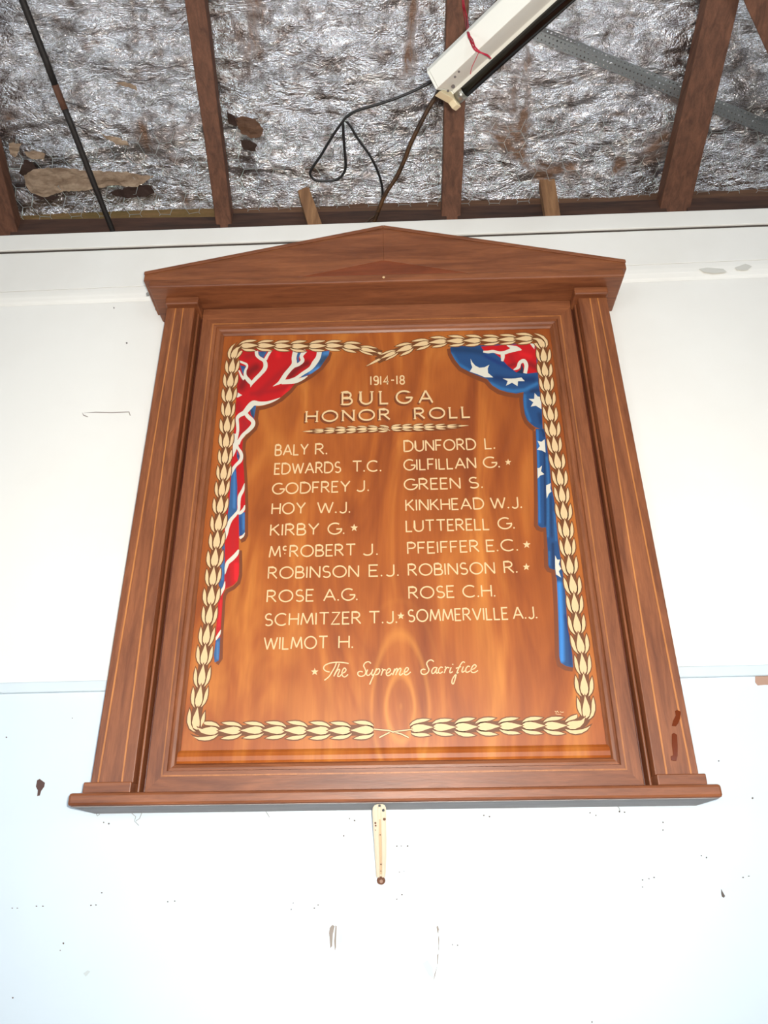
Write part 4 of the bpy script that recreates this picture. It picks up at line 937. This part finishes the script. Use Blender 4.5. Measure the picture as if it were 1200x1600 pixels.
rows = [
 (16.2, [('BALY', 430, 711.5, 481, 710), ('R.', 493, 710, 511, 709.3)], ()),
 (16.2, [('EDWARDS', 429, 740.8, 532, 738), ('T.C.', 551, 737, 595.5, 736)], ()),
 (16.4, [('GODFREY', 425.5, 772, 546.5, 768), ('J.', 557, 767.5, 576.5, 766.7)], ()),
 (16.6, [('HOY', 424.8, 803.2, 476.5, 802), ('W.J.', 496, 801.7, 547, 800.8)], ()),
 (17.0, [('KIRBY', 422.5, 836.8, 497.5, 835), ('G.', 512.5, 834.8, 538, 834)], ((553.4, 824.7, 6.3),)),
 (17.2, [('Mc', 420.8, 870.8, 448, 870), ('ROBERT', 453, 870, 555, 867.5), ('J.', 567, 867.2, 590.5, 866.6)], ()),
 (17.4, [('ROBINSON', 419, 904, 560, 901), ('E.J.', 577, 900.5, 623, 899.4)], ()),
 (17.8, [('ROSE', 417.2, 940.8, 489.5, 939), ('A.G.', 506, 938.7, 558.5, 937.4)], ()),
 (18.2, [('SCHMITZER', 413.5, 977.5, 563.5, 974.3), ('T.J.', 577, 974, 620.5, 973)], ((626.3, 962.4, 6.0),)),
 (18.6, [('WILMOT', 412.3, 1014.8, 511.5, 1012.7), ('H.', 529.5, 1012.4, 551.5, 1012)], ()),
 (16.2, [('DUNFORD', 631.7, 705.3, 743.5, 702), ('L.', 758.5, 701.3, 773.5, 700.8)], ()),
 (16.2, [('GILFILLAN', 631.5, 734.7, 743.5, 731.2), ('G.', 756, 730.8, 781, 729.9)], ((793.9, 722.2, 5.3),)),
 (16.4, [('GREEN', 632, 765.3, 719, 763), ('S.', 733.5, 762.6, 754.5, 761.9)], ()),
 (16.8, [('KINKHEAD', 634.5, 797.9, 756, 795), ('W.J.', 767.5, 794.5, 815.5, 793.3)], ()),
 (17.0, [('LUTTERELL', 635, 830.6, 764.5, 827.4), ('G.', 779, 826.6, 804.3, 825.5)], ()),
 (17.2, [('PFEIFFER', 637.3, 865.2, 748.5, 861.8), ('E.C.', 761, 861.4, 809.4, 860)], ((823, 851, 6.3),)),
 (17.4, [('ROBINSON', 638.3, 899.2, 773, 896), ('R.', 788.5, 895.2, 808.6, 894.4)], ((822.4, 885.9, 6.0),)),
 (17.8, [('ROSE', 639.3, 935.2, 709.7, 933.2), ('C.H.', 724, 933, 774, 931.8)], ()),
 (18.2, [('SOMMERVILLE', 638, 971.4, 794, 967.5), ('A.J.', 802.5, 967, 839.5, 965.8)], ()),
]
for h, segs, stars in rows: line('name_lettering', segs, h, 2.1, stars)
# script line
sc7 = cropf(480, 1020, .23333)
SCR = [
 [(150, 128), (125, 122), (110, 105), (118, 85), (150, 70), (195, 63), (240, 65), (278, 72)], [(196, 66), (185, 95), (165, 130), (145, 160), (115, 184)],
 [(215, 72), (205, 100), (190, 130), (178, 158)], [(183, 148), (198, 122), (213, 110), (217, 120), (207, 142), (205, 157), (216, 158), (230, 144)], [(232, 138), (250, 130), (260, 114), (250, 102), (238, 115), (232, 138), (240, 158), (256, 160), (274, 144)],
 [(427, 72), (412, 60), (390, 66), (378, 85), (386, 105), (393, 125), (385, 148), (362, 158), (342, 150), (340, 132), (355, 124), (372, 128)],
 [(405, 112), (397, 135), (402, 150), (416, 148), (432, 128), (440, 110)], [(440, 110), (432, 135), (436, 150), (450, 140)], [(465, 104), (450, 140), (434, 175), (418, 212)], [(450, 138), (466, 113), (482, 108), (486, 122), (474, 142), (456, 148)],
 [(500, 106), (506, 118), (494, 152)], [(499, 132), (514, 113), (526, 116)], [(530, 138), (548, 130), (558, 115), (547, 105), (534, 118), (529, 138), (536, 152), (552, 150), (568, 136)],
 [(586, 106), (572, 150)], [(577, 134), (596, 107), (604, 112), (592, 150)], [(598, 132), (618, 105), (628, 110), (618, 142), (626, 149), (642, 136)],
 [(648, 132), (668, 124), (678, 108), (668, 98), (655, 112), (649, 132), (656, 147), (672, 145), (693, 128)],
 [(848, 60), (832, 48), (812, 54), (800, 72), (808, 95), (815, 115), (805, 135), (785, 145), (765, 138), (762, 120), (775, 110), (792, 112)],
 [(866, 98), (848, 100), (834, 120), (838, 138), (852, 133), (864, 112), (870, 96)], [(870, 96), (863, 125), (868, 137), (880, 128)], [(908, 99), (894, 96), (881, 112), (880, 130), (890, 137), (908, 126)],
 [(922, 92), (929, 102), (917, 136)], [(921, 116), (938, 98), (952, 102)], [(964, 97), (955, 124), (959, 135), (974, 126)], [(976, 74), (973, 80)],
 [(1056, 66), (1044, 60), (1030, 74), (1014, 104), (1000, 140), (988, 184), (978, 208), (969, 200), (973, 175), (990, 150), (1014, 130)], [(996, 104), (1030, 92)], [(1046, 92), (1036, 120), (1041, 130), (1056, 120)],
 [(1090, 93), (1076, 90), (1063, 106), (1062, 124), (1072, 131), (1092, 120)], [(1096, 114), (1118, 106), (1132, 89), (1121, 80), (1106, 92), (1097, 114), (1104, 131), (1122, 131), (1144, 118)]]
mb = MB()
for P in SCR:
    p2, w2 = spl2([(*sc7(*p), 1.8) for p in P], 5); ribbon(mb, p2, w2, .00006)
tag(mb.build('script_lettering', cream, panel), 'flowing script line under the names')
q = MB(); star(q, 491.7, 1049.7, 6.2); q.build('painted_star', cream, panel)
# tiny painter's signature, illegible
mb = MB()
for P in ([(867, 1111), (869, 1113), (871, 1111), (873, 1114)], [(875, 1112), (878, 1113), (881, 1112.5)], [(868, 1115), (872, 1116.2), (877, 1116)]): ribbon(mb, P, .8, .00006)
mb.build('signature', cream, panel)

# ------------------------------------------------------------------ bracket under the shelf
br = empty('shelf_bracket', at(596, 1380, .004))
tag(br, 'cream painted metal bracket with rust spots under the middle of the board\'s shelf', 'bracket')
def bp(x, y, extra=0.0):
    t = (1380-y)/(1380-1256); return at(x, y, .006+.095*max(0, t)**1.0+extra)
def strip(cols, rows_, name, m, th=.0025):
    mb = MB(); n = len(cols)
    f_ = [[bp(x, y, e) for x, e in r] for y, r in rows_]
    mb.v = [v for r in f_ for v in r] + [v+Vector((0, th, 0)) for r in f_ for v in r]
    R, C_ = len(f_), len(f_[0]); o = R*C_
    for i in range(R-1):
        for j in range(C_-1):
            a = i*C_+j; mb.f += [[a, a+1, a+C_+1, a+C_], [o+a, o+a+C_, o+a+C_+1, o+a+1]]
    for i in range(R-1): mb.f += [[i*C_, (i+1)*C_, o+(i+1)*C_, o+i*C_], [i*C_+C_-1, o+i*C_+C_-1, o+(i+1)*C_+C_-1, (i+1)*C_+C_-1]]
    for j in range(C_-1): mb.f += [[j, o+j, o+j+1, j+1], [(R-1)*C_+j, (R-1)*C_+j+1, o+(R-1)*C_+j+1, o+(R-1)*C_+j]]
    return mb.build(name, m, br, smooth=False, bevel=0)
def rr(y, xl, xr):
    c = (xl+xr)/2; w_ = xr-xl
    return (y, [(xl, -.001), (xl+w_*.14, .0012), (xl+w_*.36, .0014), (xl+w_*.42, -.0006), (xl+w_*.58, -.0006), (xl+w_*.64, .0014), (xl+w_*.86, .0012), (xr, -.001)])
strip([0]*8, [rr(1256.3, 589, 598), rr(1258, 585.3, 601), rr(1262, 582.6, 603), rr(1268, 581.8, 603.6), rr(1285, 582.6, 603.6), rr(1310, 584.2, 604), rr(1340, 586, 603.8), rr(1362, 587.2, 603), rr(1371, 588, 602)], 'strap', strap_m)
def disc(x, y, r, name, m, ex=.003, n=9, th=.002, jag=.2):
    c = [bp(x+r*(1-jag*random.random())*cos(2*pi*k/n), y+r*(1-jag*random.random())*sin(2*pi*k/n), ex) for k in range(n)]
    return MB().prism(c, [v+Vector((0, th, 0)) for v in c]).build(name, m, br)
g_ = [bp(x, y, -.0003) for x, y in ((592.2, 1280), (596.2, 1280), (597.5, 1366), (593.5, 1366))]
MB().prism(g_, [v+Vector((0, .0012, 0)) for v in g_]).build('groove', groove_m, br)
tag(disc(595.5, 1376, 7, 'rusted_end', rustspot, .0012, 14, .003, .08), 'rusted round end of the strap'); disc(595.8, 1377, 3, 'screw', bare_m, .003, 9)
for x, y, r in ((600.5, 1280, 2.6), (586.6, 1286, 1.8), (587, 1290, 1.6), (586.5, 1297, .8), (594, 1304.5, 1.2), (595.3, 1350.5, 1.3), (595, 1361, .9)): disc(x, y, r, 'rust_spot', rustspot)
disc(599, 1266, 2.2, 'screw', galv, .003, 10, .002, 0)
disc(593, 1259, 2.0, 'screw', galv, .003, 10, .002, 0)

# cobwebs at the board's edges
for (x, y, d) in ((230.5, 459, .06), (245.5, 482, .01)):
    P = [(x+3.4*cos(a)*(random.uniform(.5, 1)), y+3.6*sin(a)*random.uniform(.5, 1)) for a in [k*pi/6 for k in range(12)]]
    f_ = [at(a, b, d) for a, b in P]
    tag(MB().prism(f_, [v+Vector((0, .003, 0)) for v in f_]).build('cobweb', webm, board), 'grey dusty cobweb clinging to the left end')
mb = MB()
for P in ([(206, 1271), (212, 1276), (210, 1283), (217, 1290)], [(222, 1269), (218, 1279), (212, 1283)], [(150, 1270), (152, 1275), (156, 1272)], [(414, 1266), (418, 1272), (421, 1277)], [(960, 1256), (967, 1262), (969, 1268)]):
    mb.tube([at(x, y, .0015) for x, y in P], .0006, 5)
w_ = mb.build('cobweb_threads', webm, wall); w_['kind'] = 'stuff'

# ------------------------------------------------------------------ fluorescent batten lamp
def lamp():
    LZ = None
    Lp = atv(712.5, 154.5, 1.60)                   # tube's near end
    r = ray(883.5, 0); Rp = CAM + r*((Lp.z-CAM.z)/r.z)
    ax = (Rp-Lp).normalized(); Rp = Lp + ax*1.18
    root = empty('fluorescent_light', Lp+ax*.6+Vector((0, 0, .06)))
    tag(root, 'white fluorescent batten with a dark-reflecting unlit tube hanging below the rafters', 'light fitting')
    n = ax.cross(Vector((0, 0, 1))).normalized()
    def plane_pt(px, py):
        rr_ = ray(px, py); k = (Lp-CAM).dot(ax)/rr_.dot(ax); return CAM+rr_*k-Lp
    A, B, C_ = plane_pt(666.8, 113), plane_pt(680.8, 140), plane_pt(703, 145)
    def sz(v): return v.dot(n), v.z
    print('LAMP', sz(A), sz(B), sz(C_), ax)
    return root, Lp, Rp, ax, n, (sz(A), sz(B), sz(C_))
root, Lp, Rp, ax, nn, (sA, sB, sC) = lamp()
Zv = Vector((0, 0, 1))
def lp(s, z, t=0.0): return Lp+nn*s+Zv*z+ax*t
body = [sA, sB, sC, (sC[0]+(.012 if sC[0] > sB[0] else -.012), sA[1]), (sC[0]*.6, sA[1]+.012), (sA[0], sA[1]+.012)]
MB().prism([lp(*p, .006) for p in body], [lp(*p, 1.16) for p in body]).build('housing', enamel, root, bevel=.0012)
cap_ = [(p[0]*1.0, p[1]) for p in body]
MB().prism([lp(*p, 0.0) for p in body], [lp(*p, .0055) for p in body]).build('end_plate', enamel, root, bevel=.001)
MB().tube([lp(0, 0, .010), lp(0, 0, 1.16)], .0128, 20).build('tube', tube_m, root, smooth=True)
MB().tube([lp(0, 0, .004), lp(0, 0, .024)], .0132, 20).build('tube_cap', cap_m, root, smooth=True)
def holder(t0, t1):
    sg = 1 if sC[0] > 0 else -1
    ring = [(sC[0], sC[1]+.006), (sC[0]*.2+sB[0]*.8, sB[1]+.002), (sB[0]*.55, -.006), (-.010*sg*0-.012, -.016), (.0, -.020), (.012, -.014), (.014, .004), (.010, .016)]
    c = Vector((sum(p[0] for p in ring)/8, sum(p[1] for p in ring)/8)); ring.sort(key=lambda p: atan2(p[1]-c.y, p[0]-c.x))
    MB().prism([lp(*p, t0) for p in ring], [lp(*p, t1) for p in ring]).build('tube_holder', cream_plastic, root, bevel=.0015)
holder(-.012, .003); holder(1.161, 1.176)
# small knockout marks on the housing
mb = MB()

# hanging red thread, cables
def cable(name, P, r, m, off=-.03, label=None, cat='cable', group=None, extra=()):
    o = empty(name, rat(*P[len(P)//2], off)) if extra else None
    pts = smooth_path([rat(x, y, off) for x, y in P], 5)
    c = MB().tube(pts, r, 8).build(name if not extra else 'strand', m, o, smooth=True)
    for P2, r2 in extra: MB().tube(smooth_path([rat(x, y, off+.002) for x, y in P2], 5), r2, 8).build('strand', m, o, smooth=True)
    t = o or c
    tag(t, label, cat, group); return t
cable('electric_cable', [(690, 118), (672, 129), (640, 145), (600, 160), (560, 172), (545, 180), (537, 188), (520, 212), (500, 245), (487, 264), (485, 273), (492, 281), (506, 283), (522, 282), (534, 275), (540, 262), (539, 240), (537, 215), (536, 192)], .0036, cable_m, -.015, 'thin black cable looping in a hanging triangle below the foil')
cable('electric_cable', [(539, 187), (548, 198), (560, 218), (576, 240), (588, 262), (595, 282), (598, 300), (596, 314), (592, 326)], .0034, cable_m, -.005, 'short black cable running from the loop\'s knot down to the thick cable')
cable('electric_cable', [(700, 112), (684, 146), (672, 165), (656, 195), (641, 226), (632, 250), (620, 276), (604, 300), (594, 322), (588, 338), (583, 350)], .0058, cable_b, -.045, 'thick brown-black cable curving from the lamp down to the wall top', extra=(([(590, 334), (580, 341), (568, 352)], .003), ([(586, 336), (584.5, 345), (584, 352)], .0025)))
cable('electric_cable', [(690, 118), (735, 62), (760, 28), (800, -30)], .006, cable_b, -.012, 'dark cable bundle running up behind the white light fitting')
tie = MB(); c = rat(536, 191, -.015); tie.tube([c+Vector((-.022, 0, .004)), c+Vector((-.008, -.005, .003)), c+Vector((.012, -.004, .0))], .0016, 6)
tag(tie.build('cable_tie', wire_m), 'pale wire tie at the knot of the thin black cable loop', 'wire tie')
# red thread: drops from the roof, crosses the housing and is knotted at the tube
rt = empty('red_thread', rat(728, 20, -.02))
tag(rt, 'tangled red string tied round the white light fitting', 'string')
tb = lp(sB[0], sB[1])
def onlamp(px, py, e=.004):
    # a point on the visible faces of the housing, lifted by e
    best = None; rr_ = ray(px, py)
    for (p, q) in ((sA, sB), (sB, sC)):
        P0 = lp(*p); fn = ax.cross(lp(*q)-lp(*p)).normalized()
        k = (P0-CAM).dot(fn)/rr_.dot(fn); X = CAM+rr_*k
        s_ = (X-P0).dot((lp(*q)-lp(*p)).normalized()); L_ = (lp(*q)-lp(*p)).length
        if -.02 <= s_ <= L_+.03 and (best is None or k < best): best = k
    return CAM+rr_*((best or 1.5)-e)
for k in range(5):
    j = lambda a=2.0: random.uniform(-a, a)
    P = [rat(726+j(5), -30, -.02), rat(724+j(3), 5, -.03), rat(728+j(3), 30, -.05)] + [onlamp(732+j(2), 52+j(1), .016), onlamp(737+j(3), 64+j(), .009), onlamp(743+j(2.5), 77+j(1), .009), onlamp(752+j(1), 83+j(1), .010), onlamp(762+j(1), 87+j(1), .014), onlamp(767, 91+j(1), .022)]
    MB().tube(smooth_path(P, 5), .0011, 5).build('strand', red_m, rt, smooth=True)
MB().tube(smooth_path([onlamp(748, 82), onlamp(742, 95), onlamp(737, 106), onlamp(735, 116)], 4), .0007, 5).build('strand', red_m, rt)
for (x, y, r) in ((717, 112, 1.8), (711, 120, 2.0), (708, 135, 3.2), (700, 142, 2.0)):
    g = [onlamp(x+r*cos(k*pi/4), y+r*sin(k*pi/4), .0008) for k in range(8)]
    MB().prism(g, [v+FWD*.0006 for v in g]).build('knockout_mark', speck_m, root)
